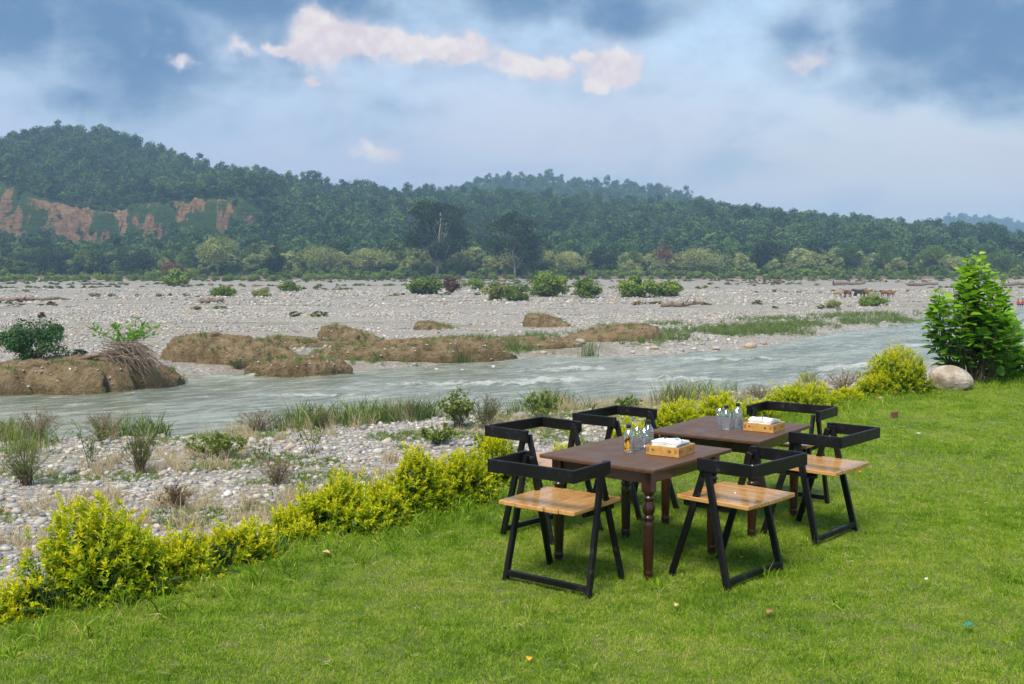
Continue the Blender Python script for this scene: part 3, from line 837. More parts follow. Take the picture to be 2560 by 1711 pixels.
for (name, x, y, h, wd, leaf, bark, seed, kw, label) in [('tall_tree', -29.4, 422, 32.6, 34.9, 'tree_dark', 'bark_pale', 1, {'ncl': 44, 'nlf': 15000, 'size': 0.7, 'limbs': 30, 'shape': 0.6, 'z0': 0.14, 'flat': 0.6, 'clump_r': (0.11, 0.2)}, 'tallest dark spreading tree standing alone before the hill'),
 ('tall_tree', 1.2, 422, 25.8, 32.3, 'tree_dark', 'bark_pale', 2, {'ncl': 36, 'nlf': 9500, 'size': 0.7, 'limbs': 26, 'shape': 0.55, 'z0': 0.16, 'flat': 0.6, 'clump_r': (0.11, 0.2)}, 'second dark spreading tree, lower and thinner, beside the tallest tree'),
 ('feathery_tree', -115.3, 425, 16.2, 22.3, 'tree_pale', 'bark_pale', 3, {'ncl': 34, 'nlf': 7200, 'size': 0.55, 'shape': 0.6, 'z0': 0.25, 'clump_r': (0.13, 0.22)}, 'pale olive feathery tree, largest of the light trees below the cliff'),
 ('conical_tree', -88.7, 405, 12.6, 10.1, 'tree_dark', 'bark', 4, {'ncl': 26, 'nlf': 5200, 'size': 0.5, 'shape': 0.95, 'z0': 0.1}, 'narrow dark olive tree standing forward of the wood on the shingle edge'),
 ('rust_tree', -123.4, 395, 7.2, 9.9, 'rust', 'bark', 5, {'ncl': 16, 'nlf': 3000, 'size': 0.5, 'shape': 0.6, 'z0': 0.08}, 'small reddish brown tree among green scrub under the cliff'),
 ('olive_tree', 7.2, 428, 13.2, 14.8, 'tree_pale', 'bark_pale', 6, {'ncl': 24, 'nlf': 4800, 'size': 0.5, 'shape': 0.6, 'z0': 0.25}, 'light olive rounded tree overlapping the second tall tree'),
 ('dark_tree', 35.2, 432, 10.9, 12.9, 'tree_dark', 'bark', 7, {'ncl': 20, 'nlf': 3600, 'size': 0.5, 'shape': 0.5, 'z0': 0.3}, 'dark layered tree midway between the second tall tree and a bare brownish tree'),
 ('brown_tree', 59.3, 434, 13.7, 10.5, 'rust', 'bark_pale', 8, {'ncl': 18, 'nlf': 1800, 'size': 0.45, 'shape': 0.8, 'z0': 0.3}, 'thin brownish half bare tree in the wood'),
 ('pale_tree', 75.1, 436, 10.6, 19.3, 'tree_pale', 'bark_pale', 9, {'ncl': 26, 'nlf': 5200, 'size': 0.5, 'shape': 0.5, 'z0': 0.25}, 'broad pale green tree just beyond the brownish bare tree'),
 ('round_tree', 107.1, 455, 15.7, 16.9, 'tree_dark', 'bark', 10, {'ncl': 28, 'nlf': 5600, 'size': 0.6, 'shape': 0.6, 'z0': 0.15}, 'round dark blue green tree rising above the wood under the ridge end'),
 ('green_tree', 138.5, 445, 12.7, 11.8, 'tree_green', 'bark_pale', 11, {'ncl': 20, 'nlf': 3600, 'size': 0.5, 'shape': 0.85, 'z0': 0.2}, 'upright dark green tree left of a twin topped one in the wood'),
 ('green_tree', 153.7, 445, 14.9, 11.8, 'tree_green', 'bark_pale', 12, {'ncl': 20, 'nlf': 3800, 'size': 0.5, 'shape': 0.85, 'z0': 0.2}, 'taller upright tree with ragged top near the grazing cattle'),
 ('flat_tree', 170.6, 440, 12.1, 15.6, 'tree_green', 'bark', 13, {'ncl': 20, 'nlf': 3600, 'size': 0.5, 'shape': 0.3, 'z0': 0.35}, 'flat topped green tree just behind the broad-leaved shrub'),
 ('pale_tree', 22.1, 432, 9.5, 12.2, 'tree_pale', 'bark_pale', 14, {'ncl': 22, 'nlf': 4000, 'size': 0.5, 'shape': 0.6, 'z0': 0.25}, 'pale fluffy tree between the light olive tree and the dark layered tree'),
 ('pale_tree', -78.6, 440, 11.7, 19.5, 'tree_pale', 'bark_pale', 15, {'ncl': 26, 'nlf': 4800, 'size': 0.5, 'shape': 0.5, 'z0': 0.3}, 'wide pale grey green tree behind the narrow dark olive tree'),
 ('dark_tree', -152.4, 438, 9.2, 21.2, 'tree_dark', 'bark', 16, {'ncl': 26, 'nlf': 5200, 'size': 0.55, 'shape': 0.4, 'z0': 0.2}, 'broad dark tree clump below the orange cliff'),
 ('dark_tree', -186.8, 440, 9.6, 24.8, 'tree_dark', 'bark', 17, {'ncl': 30, 'nlf': 6000, 'size': 0.55, 'shape': 0.4, 'z0': 0.2}, 'broad dark tree nearest the frame edge below the cliff'),
 ('pale_tree', -57.0, 438, 10.3, 15.9, 'tree_pale', 'bark_pale', 18, {'ncl': 22, 'nlf': 4000, 'size': 0.5, 'shape': 0.5, 'z0': 0.3}, 'pale tree between the wide grey green tree and the tallest tree'),
 ('green_tree', 197.2, 438, 9.6, 15.9, 'tree_green', 'bark', 19, {'ncl': 22, 'nlf': 4000, 'size': 0.5, 'shape': 0.5, 'z0': 0.2}, 'dark green tree beyond the broad-leaved shrub at the frame edge')]:
    make_tree(name, (x, y, float(bed_z(x, y)) - 0.2), h, wd, M[leaf], M[bark], seed, label, 'single trees along the far bank', **kw)

# ------------------------------------------------------------------ shingle: loose stones
def stone_mesh(seed, sub=2):
    rng = np.random.default_rng(seed)
    bm = bmesh.new()
    bmesh.ops.create_icosphere(bm, subdivisions=sub, radius=0.5)
    sx, sy, sz = rng.uniform(0.9, 1.3), rng.uniform(0.7, 1.0), rng.uniform(0.42, 0.68)
    k = rng.normal(size=(4, 3))
    for v in bm.verts:
        d = np.array(v.co)
        f = 1 + sum(0.07 * math.sin(3.0 * float(d @ q) * 2 + i) for i, q in enumerate(k))
        v.co = Vector((d[0] * sx * f, d[1] * sy * f, d[2] * sz * f))
    me = bpy.data.meshes.new('stone'); bm.to_mesh(me); bm.free()
    me.polygons.foreach_set('use_smooth', [True] * len(me.polygons))
    return me
stone_kinds = [(stone_mesh(300 + i, 1), [M['stone']]) for i in range(7)]
rng = np.random.default_rng(41)
def shingle(name, n, xr, yr, size, label, cond, seed, parent):
    rng = np.random.default_rng(seed)
    x = rng.uniform(*xr, n); y = rng.uniform(*yr, n)
    k = cond(x, y, rng)
    x = x[k]; y = y[k]; n = len(x)
    s = size[0] * (size[1] / size[0]) ** (rng.random(n) ** 2.2)
    P = np.stack([x, y, bed_z(x, y) + s * 0.10], 1)
    rot = np.stack([rng.normal(0, .2, n), rng.normal(0, .2, n), rng.uniform(0, 6.28, n)], 1)
    o = scatter(name, stone_kinds, P, rot, s, rng.integers(0, 7, n), parent)
    return tag(o, None, None, None, 'stuff')
def near_bank(x, y, rng):
    sand = fbm(x * .22, y * .3, 91, 4)
    return (y < near_y(x) + 0.3) & (y > 17) & (np.abs(x) < y * 0.55 + 2) & ((sand < 0.13) | (rng.random(len(x)) < 0.12))
shingle('pebbles', 62000, (-26, 24), (20, 62), (0.07, 0.26), None, near_bank, 51, riverbed)
def far_bank(x, y, rng):
    df = y - far_y(x)
    sand = fbm(x * .05, y * .12, 93, 4)
    p = np.where(sand < 0.03, 1.0, 0.06) * np.clip((df - 1) / 8, 0.06, 1)
    p = np.where((x < 8) & (df < 11), p * 0.12, p)
    return (df > 0.3) & (np.abs(x) < y * 0.52 + 3) & (rng.random(len(x)) < p)
shingle('pebbles', 90000, (-60, 85), (50, 150), (0.12, 0.42), None, far_bank, 52, riverbed)
shingle('pebbles', 26000, (-130, 130), (150, 260), (0.25, 0.8), None, far_bank, 53, flood_plain)
# stones of the near shore one can pick out, each its own piece of the riverbed
stone_meshes = [stone_mesh(340 + i, 2) for i in range(8)]
for me in stone_meshes: me.materials.append(M['stone'])
rng = np.random.default_rng(57)
cnt = 0
while cnt < 270:
    x = rng.uniform(-22, 12); y = rng.uniform(22, 48)
    if y > near_y(x) - 0.2 or abs(x) > y * 0.5: continue
    s = rng.uniform(0.20, 0.42) * (1.25 if rng.random() < .1 else 0.9)
    so = bpy.data.objects.new('stone', stone_meshes[int(rng.integers(8))]); COL.objects.link(so)
    so.parent = riverbed
    so.location = (x, y, float(bed_z(x, y)) + s * 0.12); so.scale = (s, s, s)
    so.rotation_euler = (rng.normal(0, .15), rng.normal(0, .15), rng.uniform(0, 6.28))
    cnt += 1
for (x, y, s) in [(18.134, 81.994, 0.859),
 (16.698, 79.871, 0.515),
 (15.006, 79.459, 0.641),
 (13.263, 78.648, 0.38),
 (12.125, 77.463, 0.5),
 (10.296, 77.854, 0.691),
 (8.508, 75.936, 0.429),
 (5.205, 81.994, 0.992),
 (2.19, 75.195, 0.485),
 (-1.161, 66.722, 0.323),
 (-2.951, 64.484, 0.26),
 (-4.536, 64.755, 0.313),
 (-15.045, 78.648, 0.698),
 (-14.249, 78.648, 0.507),
 (-13.626, 73.055, 0.295),
 (-4.114, 52.562, 0.17),
 (19.648, 84.233, 0.475),
 (11.977, 80.707, 0.39),
 (14.487, 81.994, 0.463),
 (-5.358, 72.368, 0.35),
 (-1.828, 71.695, 0.289),
 (-21.838, 59.034, 0.333),
 (-24.063, 60.427, 0.292),
 (-25.746, 62.138, 0.251),
 (-20.114, 56.848, 0.229)]:
    so = bpy.data.objects.new('stone', stone_meshes[int(rng.integers(8))]); COL.objects.link(so)
    so.parent = riverbed
    so.location = (x, y, max(float(bed_z(x, y)), WATER_Z - 0.05) + s * 0.15); so.scale = (s, s, s)
    so.rotation_euler = (0, 0, rng.uniform(0, 6.28))

def blade_clump(seed, n, rad, hmin, hmax, wd, lean, tmean=0.45, tsd=0.2, dry=0.06):
    rng = np.random.default_rng(seed)
    a = rng.uniform(0, 6.28, n); r = rad * np.sqrt(rng.random(n))
    B = np.stack([r * np.cos(a), r * np.sin(a), np.full(n, -.006)], 1)
    L = rng.uniform(hmin, hmax, n)
    az_ = rng.uniform(0, 6.28, n); ln = np.abs(rng.normal(0, lean, n)) + .1
    D = np.stack([np.cos(az_) * ln, np.sin(az_) * ln, np.ones(n)], 1); D = unit(D)
    S = unit(np.cross(D, rng.normal(size=(n, 3))))
    mid = B + D * L[:, None] * .55
    D2 = unit(D + np.stack([np.cos(az_), np.sin(az_), -.35 * np.ones(n)], 1) * (ln[:, None] * .9))
    tip = mid + D2 * L[:, None] * .5
    w_ = (wd * rng.uniform(.7, 1.3, n))[:, None]
    v = np.stack([B - S * w_ / 2, B + S * w_ / 2, mid + S * w_ * .42, mid - S * w_ * .42, tip], 1).reshape(-1, 3)
    b = np.arange(n)[:, None] * 5
    t = np.clip(rng.normal(tmean, tsd, n), 0, .86); t = np.where(rng.random(n) < dry, rng.uniform(.9, 1.0, n), t)
    mb = MB()
    mb.add(v, b + [0, 1, 2, 3], 0, np.repeat(t, 5))
    mb.f.append(b + [3, 2, 4]); mb.mi.append(np.zeros(n, int))
    return mb.mesh('grass_kind')
mound_grass = [(blade_clump(480 + i, 26, .16, .10, .34, .018, .6, .45, .22, .2), [M['reed']]) for i in range(3)]
# ------------------------------------------------------------------ eroded clay mounds on the far shore
def mound(x, y, wd, dp, h, rotz, seed, label, skew=0.2):
    na, nr = 170, 46
    a = np.linspace(0, 2 * np.pi, na, endpoint=False)
    t = np.linspace(0, 1, nr)
    A, T = np.meshgrid(a, t, indexing='ij')
    edge = 0.95 + 0.75 * fbm(np.cos(A) * 1.9 + seed, np.sin(A) * 1.9, seed, 5, .68)
    rr = T ** 0.8 * edge
    X = rr * np.cos(A) * wd / 2; Y = rr * np.sin(A) * dp / 2
    front = smooth((-np.sin(A) + 0.15) / 0.7)            # the river side is a broken scarp, the back a long ramp
    k = 0.60 + 0.22 * front + 0.10 * fbm(np.cos(A) * 5, np.sin(A) * 5 + seed, seed + 2, 3)
    u = np.clip((T - k) / (1 - k), 0, 1)
    prof = np.where(T < k, 1 - 0.25 * (T / k) ** 2, 0.75 * (1 - u) ** (0.55 + 0.9 * (1 - front)))
    tilt = 0.80 + (skew + 0.25) * np.clip(X / (wd / 2), -1, 1) * (1 if seed % 2 else -1)
    rid = 1 - 2 * np.abs(fbm(X * .28 + 5 + seed, Y * .9, seed + 3, 5, .6))
    Z = h * prof * np.clip(tilt, 0.3, 1.2) * (0.55 + 0.55 * rid)
    step = 0.22
    tz = np.floor(Z / step) * step + step * smooth((Z / step % 1) * 2.2 - .6)
    mixf = 0.55 * smooth(fbm(X * .5, Y * .5, seed + 7, 3) * 4 + .5)
    Z = Z * (1 - mixf) + tz * mixf
    rough = fbm(X * 2.1, Y * 3.0, seed + 5, 5, .7)
    Z = Z + rough * 0.42 * np.clip((1 - T) * 6, 0, 1) - 0.35 * smooth((T - .92) / .08)
    Y = Y - front * np.clip(Z / h, 0, 1) * 0.22 * (1 + rough)      # overhanging lip
    X = X + fbm(X * 1.4 + 3, Z * 3, seed + 8, 3) * 0.35
    mb = MB()
    i, j = np.meshgrid(np.arange(na), np.arange(nr - 1), indexing='ij')
    i = i.ravel(); j = j.ravel(); i2 = (i + 1) % na
    f = np.stack([i * nr + j, i * nr + j + 1, i2 * nr + j + 1, i2 * nr + j], 1)
    V = np.stack([X, Y, Z], -1)
    mb.add(V.reshape(-1, 3), f)
    o = mb.build('earth_mound', M['clay'], None, True, (x, y, -4.36), rotz)
    # stones bedded in the scarp and lying at its foot
    rng = np.random.default_rng(seed + 900)
    n = int(26 * wd)
    ai = rng.integers(0, na, n); ti = np.where(rng.random(n) < .7, rng.integers(int(nr * .72), nr - 1, n), rng.integers(4, nr - 2, n))
    P = V[ai, ti] + rng.normal(0, .05, (n, 3)) * [1, 1, .2]
    so = scatter('bedded_stones', stone_kinds, P, np.stack([rng.normal(0, .3, n), rng.normal(0, .3, n), rng.uniform(0, 6.28, n)], 1), 0.05 + 0.15 * rng.random(n) ** 3, rng.integers(0, 7, n), o)
    so['kind'] = 'stuff'
    m2 = int(9 * wd)
    ai = rng.integers(0, na, m2); ti = rng.integers(int(nr * .3), nr - 1, m2)
    so = scatter('grass_tufts', mound_grass, V[ai, ti] - [0, 0, .03], np.stack([ai * 0., ai * 0., rng.uniform(0, 6.28, m2)], 1), rng.uniform(.5, 1.5, m2), rng.integers(0, 3, m2), o)
    so['kind'] = 'stuff'
    return tag(o, label, 'mound', 'eroded earth mounds on the far shore')
for args in [(-23.27, 55.88, 11.67, 8.62, 1.66, 0.12, 1, 'largest brown earth mound, under the root pile at the frame edge', -0.1),
 (-17.44, 67.48, 9.59, 6.9, 2.08, 0.1, 2, 'tall brown earth mound just beyond the root pile', 0.0),
 (-12.2, 62.36, 6.46, 3.45, 1.06, 0.05, 3, 'smooth rounded earth mound standing alone in the water', -0.1),
 (-12.09, 81.47, 5.91, 3.68, 1.67, 0.1, 4, 'earth mound with a dark hollow behind the smooth one', 0.2),
 (-15.18, 79.39, 9.94, 4.6, 1.01, 0.05, 14, 'low earth saddle joining the tall mound and the hollowed mound', 0.0),
 (-6.76, 70.82, 16.22, 5.75, 1.54, 0.16, 5, 'long low brown earth ridge running along the shore', 0.1),
 (3.47, 102.47, 5.57, 3.91, 1.59, 0.1, 6, 'squarish brown earth block standing on the shingle', 0.25),
 (8.01, 85.69, 9.87, 5.75, 1.63, 0.15, 7, 'brown earth ridge at the grassy end of the mounds', 0.1),
 (-6.52, 97.29, 5.67, 3.45, 1.07, 0.1, 8, 'small flat earth mound behind the long ridge', 0.4),
 (0.22, 79.99, 11.14, 5.17, 0.93, 0.12, 9, 'low weedy earth bank between the long ridge and the grassy end', 0.0),
 (-18.88, 56.85, 3.28, 3.45, 0.94, 0.05, 11, 'earth toe under the hanging roots at the waterline', 0.0)]:
    mound(*args)

# scattered low scrub and drift litter over the flood plain
rng = np.random.default_rng(77)
n = 5200
y = 105 + 300 * rng.random(n) ** 0.8; x = rng.uniform(-.52, .52, n) * y
k = (fbm(x * .025, y * .07, 83, 4) > np.where(x < -40, .07, .11) + .10 * np.clip((230 - y) / 100, 0, 1)) & (y > far_y(x) + 25)
x = x[k]; y = y[k]; n = len(x)
plain_kinds = []
for i, lf in enumerate(['olive', 'scrub', 'tree_pale', 'dry', 'rust']):
    r_ = np.random.default_rng(250 + i); mb = MB()
    crown(mb, r_, 2.4, 4.2, -0.3, 22, 900, 0.40, shape=0.5, clump_r=(.06, .2))
    plain_kinds.append((mb.mesh('low_scrub_kind'), [M[lf]]))
o = scatter('plain_scrub', plain_kinds, np.column_stack([x, y, bed_z(x, y) - .05]), np.stack([x * 0, x * 0, rng.uniform(0, 6.28, n)], 1),
            np.stack([rng.uniform(.2, .6, n), rng.uniform(.2, .6, n), rng.uniform(.10, .34, n)], 1), rng.integers(0, len(plain_kinds), n))
tag(o, 'patchy low scrub scattered in strips over the far shingle', 'scrub', None, 'stuff')

# ------------------------------------------------------------------ haze over the valley
def haze_box():
    m, nt, out = new_mat('valley_haze')
    v = nt.n('ShaderNodeVolumePrincipled', {'Color': (0.45, 0.72, 1.0, 1), 'Density': 0.00038, 'Anisotropy': 0.0})
    nt.t.links.new(v.outputs[0], out.inputs['Volume'])
    o = MB().box((0, 870, 64), (3200, 3600, 144)).build('haze', m)
    return tag(o, 'thin blue haze hanging in the valley air', 'haze', None, 'stuff')
haze_box()
# ------------------------------------------------------------------ garden furniture
def paint_mat(name, base, worn, rough=0.42):
    m, nt, out = new_mat(name)
    tcn = nt.n('ShaderNodeTexCoord'); oi = nt.n('ShaderNodeObjectInfo')
    v = nt.vm('ADD', tcn.outputs['Object'], nt.vm('MULTIPLY', (1, 1, 1), nt.n('ShaderNodeCombineXYZ', {0: nt.m('MULTIPLY', oi.outputs['Random'], 9), 1: 0.0, 2: 0.0}).outputs[0]))
    n1 = nt.noise(v, 24, 6, 0.7)
    n2 = nt.noise(nt.vm('MULTIPLY', v, (1, 1, 0.3)), 7, 4, 0.6)
    f = nt.m('MULTIPLY', nt.mr(n1, 0.54, 0.68), nt.mr(n2, 0.46, 0.6))
    c = nt.mix(nt.m('MULTIPLY', f, 0.6), nt.mix(n2, base, tuple(b * 1.8 for b in base)), worn)
    b = nt.n('ShaderNodeBsdfPrincipled', {'Base Color': c, 'Roughness': nt.mr(n2, 0.3, 0.7, rough - .1, rough + .15), 'Specular IOR Level': 0.3})
    bp = nt.n('ShaderNodeBump', {'Strength': 0.15, 'Distance': 0.004, 'Height': n1})
    nt.t.links.new(bp.outputs[0], b.inputs['Normal'])
    nt.t.links.new(b.outputs[0], out.inputs[0])
    return m
def wood_mat(name, c1, c2, c3, rough=0.2, coat=0.6, scale=1.0, axis=(12, 1.2, 12)):
    m, nt, out = new_mat(name)
    tcn = nt.n('ShaderNodeTexCoord'); oi = nt.n('ShaderNodeObjectInfo')
    off = nt.n('ShaderNodeCombineXYZ', {0: nt.m('MULTIPLY', oi.outputs['Random'], 17), 1: nt.m('MULTIPLY', oi.outputs['Random'], 31), 2: 0.0}).outputs[0]
    v = nt.vm('MULTIPLY', nt.vm('ADD', tcn.outputs['Object'], off), axis)
    n1 = nt.noise(v, 3.0 * scale, 7, 0.62, 0.9)
    n2 = nt.noise(nt.vm('MULTIPLY', v, (2.5, 1, 2.5)), 9 * scale, 4, 0.6, 0.2)
    wv = nt.noise(nt.vm('MULTIPLY', v, (0.35, 0.8, 0.35)), 2.0 * scale, 4, 0.6, 1.6)
    c = nt.mix(nt.mr(n1, 0.32, 0.68), c1, c2)
    c = nt.mix(nt.m('MULTIPLY', nt.mr(wv, 0.57, 0.64), 0.45), c, c3)
    c = nt.mix(nt.mr(n2, 0.55, 0.8, 0, 0.4), c, c3)
    c = nt.mix(nt.m('MULTIPLY', oi.outputs['Random'], 0.25), c, c1)
    b = nt.n('ShaderNodeBsdfPrincipled', {'Base Color': c, 'Roughness': nt.mr(nt.noise(tcn.outputs['Object'], 6, 4), 0.3, 0.7, rough, rough + .22), 'Coat Weight': coat, 'Coat Roughness': 0.12})
    bp = nt.n('ShaderNodeBump', {'Strength': 0.05, 'Distance': 0.002, 'Height': n1})
    nt.t.links.new(bp.outputs[0], b.inputs['Normal'])
    nt.t.links.new(b.outputs[0], out.inputs[0])
    return m
M['black'] = paint_mat('black_paint', (0.0035, 0.0036, 0.0042), (0.07, 0.065, 0.06), 0.42)
M['seat'] = wood_mat('varnished_planks', (0.60, 0.345, 0.125), (0.45, 0.215, 0.058), (0.19, 0.075, 0.02), 0.22, 0.5)
M['tabletop'] = wood_mat('dark_tabletop', (0.125, 0.066, 0.038), (0.092, 0.047, 0.027), (0.05, 0.026, 0.016), 0.42, 0.0, 1.0, (1.0, 9, 9))
M['mahogany'] = wood_mat('mahogany_stain', (0.034, 0.0085, 0.005), (0.024, 0.006, 0.0035), (0.014, 0.004, 0.003), 0.22, 0.5, 1.0, (9, 9, 1.0))
M['ply_edge'] = plain_mat('worn_ply_edge', (0.085, 0.035, 0.022), 0.5, (0.16, 0.09, 0.06), 60)

def make_chair():
    t = empty('folding_chair')
    Wd, arm, zr, band, zs, Ws, sb, sf, rf, ff = .60, .335, .735, .074, .492, .525, .297, .205, .182, .236
    th = .018
    zc = zr - band / 2
    MB().box((0, -arm, zc), (Wd, th, band), None, 0, .5, .004).build('backrest', M['black'], t)
    for s in (-1, 1):
        mb = MB().box((s * (Wd / 2 - th / 2), (-arm + th / 2 + .035) / 2, zc), (th, arm + .035 - th / 2 - .0005, band), None, 0, .5, .004)
        mb.box((s * (Wd / 2 - th - .010), .012, zc - .006), (.018, .040, band + .012), None, 0, .5, .005)
        mb.build('armrest', M['black'], t)
        xt = s * (Wd / 2 - th - .016)
        MB().beam((xt, -.006, .715), (s * .291, -rf, -.012), .026, .042, (1, 0, 0)).build('leg', M['black'], t)
        MB().beam((xt - s * .029, .008, .700), (s * .258, ff, -.012), .024, .040, (1, 0, 0)).build('leg', M['black'], t)
        k = 1 - (zs - .05) / .715
        MB().box((s * (Ws / 2 - .032), .01, zs - .0455), (.026, .31, .034), None, 0, .5, .004).build('seat_bearer', M['black'], t)
    MB().beam((-.278, -rf + .006, .036), (.278, -rf + .006, .036), .036, .026, (0, 0, 1)).build('stretcher', M['black'], t)
    rng = np.random.default_rng(5)
    n = 5; wv = [.118, .098, .108, .096, .105]
    x = -Ws / 2
    for i in range(n):
        wp = wv[i]
        e0 = rng.normal(0, .003); e1 = rng.normal(0, .003)
        y0 = -sb + e0 + (0.012 if i in (0, n - 1) else 0); y1 = sf + e1
        pl = MB().box((0, 0, 0), (wp - .0022, y1 - y0, .026), None, 0, .5, .004).build('seat_plank', M['seat'], t)
        pl.location = (x + wp / 2, (y0 + y1) / 2, zs - .013 + rng.normal(0, .0008))
        x += wp
    return t
CHAIRS = [
 (0.303, 6.243, -0.645, 'black frame chair with plank seat at the corner of the near table, its rail towards the camera, leftmost of the two in front'),
 (1.302, 6.392, 0.802, 'black frame chair with plank seat at the near table, front chair beside the napkin tray'),
 (2.071, 7.370, 0.840, 'black frame chair with plank seat at the far table, nearest the open lawn'),
 (2.112, 8.341, 2.497, 'black frame chair facing the camera behind the far table and its napkin tray'),
 (0.267, 7.374, -2.311, 'black frame chair beside the yellow hedge at the near table, mostly behind the front chair'),
 (0.905, 8.061, -2.246, 'black frame chair between the two tables on the river side, only its rail clearly seen'),
]
CHAIRS[0] = CHAIRS[0][:3] + ('black frame chair with plank seat in front of the near table, nearest the hedge',)
proto = make_chair()
for i, (x, y, rz, lab) in enumerate(CHAIRS):
    c = proto if i == 0 else copy_tree(proto)
    c.location = (x, y, float(lawn_z(x, y)) + .012); c.rotation_euler = (0, 0, rz)
    tag(c, lab, 'chair', 'black folding chairs around the two tables')

def make_table():
    t = empty('dining_table')
    HT, w_, d_, ins = .669, .937, .834, .088
    mb = MB().box((0, 0, HT - .009), (w_, d_, .018), None, 0, .5, .003)
    mb.build('tabletop', M['tabletop'], t)
    MB().box((0, 0, HT - .0205), (w_ - .006, d_ - .006, .005), None, 0, .5, .001).build('edge_board', M['ply_edge'], t)
    bx, by = w_ / 2 - ins, d_ / 2 - ins
    for s in (-1, 1):
        MB().box((0, s * by, HT - .064), (2 * bx - .0665, .020, .080), None, 0, .5, .002).build('apron', M['mahogany'], t)
        MB().box((s * bx, 0, HT - .064), (.020, 2 * by - .0665, .080), None, 0, .5, .002).build('apron', M['mahogany'], t)
    for sx in (-1, 1):
        for sy in (-1, 1):
            mb = MB()
            mb.box((sx * bx, sy * by, .5815), (.066, .066, .129), None, 0, .5, .004)
            prof = [(0.001, -.02), (.023, -.02), (.027, -.008), (.029, .012), (.027, .022), (.030, .030), (.031, .040), (.026, .050), (.0275, .056), (.0275, .060),
                    (.0305, .12), (.0325, .22), (.0335, .315), (.0335, .338), (.027, .346), (.034, .354), (.0365, .364), (.034, .374), (.026, .381),
                    (.031, .390), (.0365, .405), (.038, .418), (.035, .436), (.028, .455), (.0245, .468), (.030, .474), (.034, .482), (.030, .490), (.024, .496),
                    (.026, .503), (.033, .512), (.031, .522), (.0325, .528)]
            mb.lathe(prof, 24, (sx * bx, sy * by, 0))
            lg = mb.build('leg', M['mahogany'], t, True)
            me = lg.data
            fl = np.ones(len(me.polygons), bool); fl[:26] = False
            me.polygons.foreach_set('use_smooth', fl)
    return t
t1 = make_table()
t1.location = (0.789, 6.771, .006); t1.rotation_euler = (0, 0, .884)
tag(t1, 'nearer dark brown table with turned legs, labelled bottle and napkin tray on it', 'table', 'two dark wooden tables')
t2 = copy_tree(t1)
t2.location = (1.590, 7.773, .006); t2.rotation_euler = (0, 0, .944)
tag(t2, 'farther dark brown table with turned legs behind the nearer one', 'table', 'two dark wooden tables')
TZ = .669 + .0068

# ------------------------------------------------------------------ things on the tables
def glass_mat(name, col, ior, rough=0.02):
    m, nt, out = new_mat(name)
    b = nt.n('ShaderNodeBsdfPrincipled', {'Base Color': (*col, 1), 'Roughness': rough, 'IOR': ior, 'Transmission Weight': 1.0})
    nt.t.links.new(b.outputs[0], out.inputs[0])
    return m
def thin_glass(name, tint, ior):
    m, nt, out = new_mat(name)
    tr = nt.n('ShaderNodeBsdfTransparent', {'Color': (*tint, 1)})
    gl = nt.n('ShaderNodeBsdfGlossy', {'Roughness': 0.04, 'Color': (1, 1, 1, 1)})
    lw = nt.n('ShaderNodeLayerWeight', {0: 0.5}).outputs['Facing']
    fr = nt.m('MULTIPLY', nt.m('POWER', lw, 2.2), ior - 0.9)
    mx = nt.n('ShaderNodeMixShader', {0: nt.m('ADD', fr, 0.10, clamp=True), 1: tr.outputs[0], 2: gl.outputs[0]})
    nt.t.links.new(mx.outputs[0], out.inputs[0])
    return m
M['glass'] = thin_glass('tumbler_glass', (.96, .975, .97), 1.52)
M['pet'] = thin_glass('clear_plastic', (.975, .985, .985), 1.6)
M['wfill'] = thin_glass('bottle_water', (.95, .965, .965), 1.3)
M['cap'] = plain_mat('black_cap', (0.012, 0.012, 0.013), .4)
M['napkin'] = plain_mat('paper_napkin', (0.80, 0.80, 0.78), .9, (0.70, 0.71, 0.70), 30, .2)
M['teal'] = plain_mat('teal_print', (0.10, 0.48, 0.44), .8)
M['cord'] = plain_mat('black_cord', (0.015, 0.015, 0.015), .5)
def label_mat():
    m, nt, out = new_mat('yellow_bottle_label')
    v = nt.n('ShaderNodeTexCoord').outputs['Object']
    n1 = nt.noise(nt.vm('MULTIPLY', v, (1, 1, 0.6)), 75, 3, .6)
    c = nt.mix(nt.mr(n1, .50, .56), (0.62, 0.33, 0.012), (0.015, 0.012, 0.01))
    b = nt.n('ShaderNodeBsdfPrincipled', {'Base Color': c, 'Roughness': .35})
    nt.t.links.new(b.outputs[0], out.inputs[0])
    return m
M['label'] = label_mat()
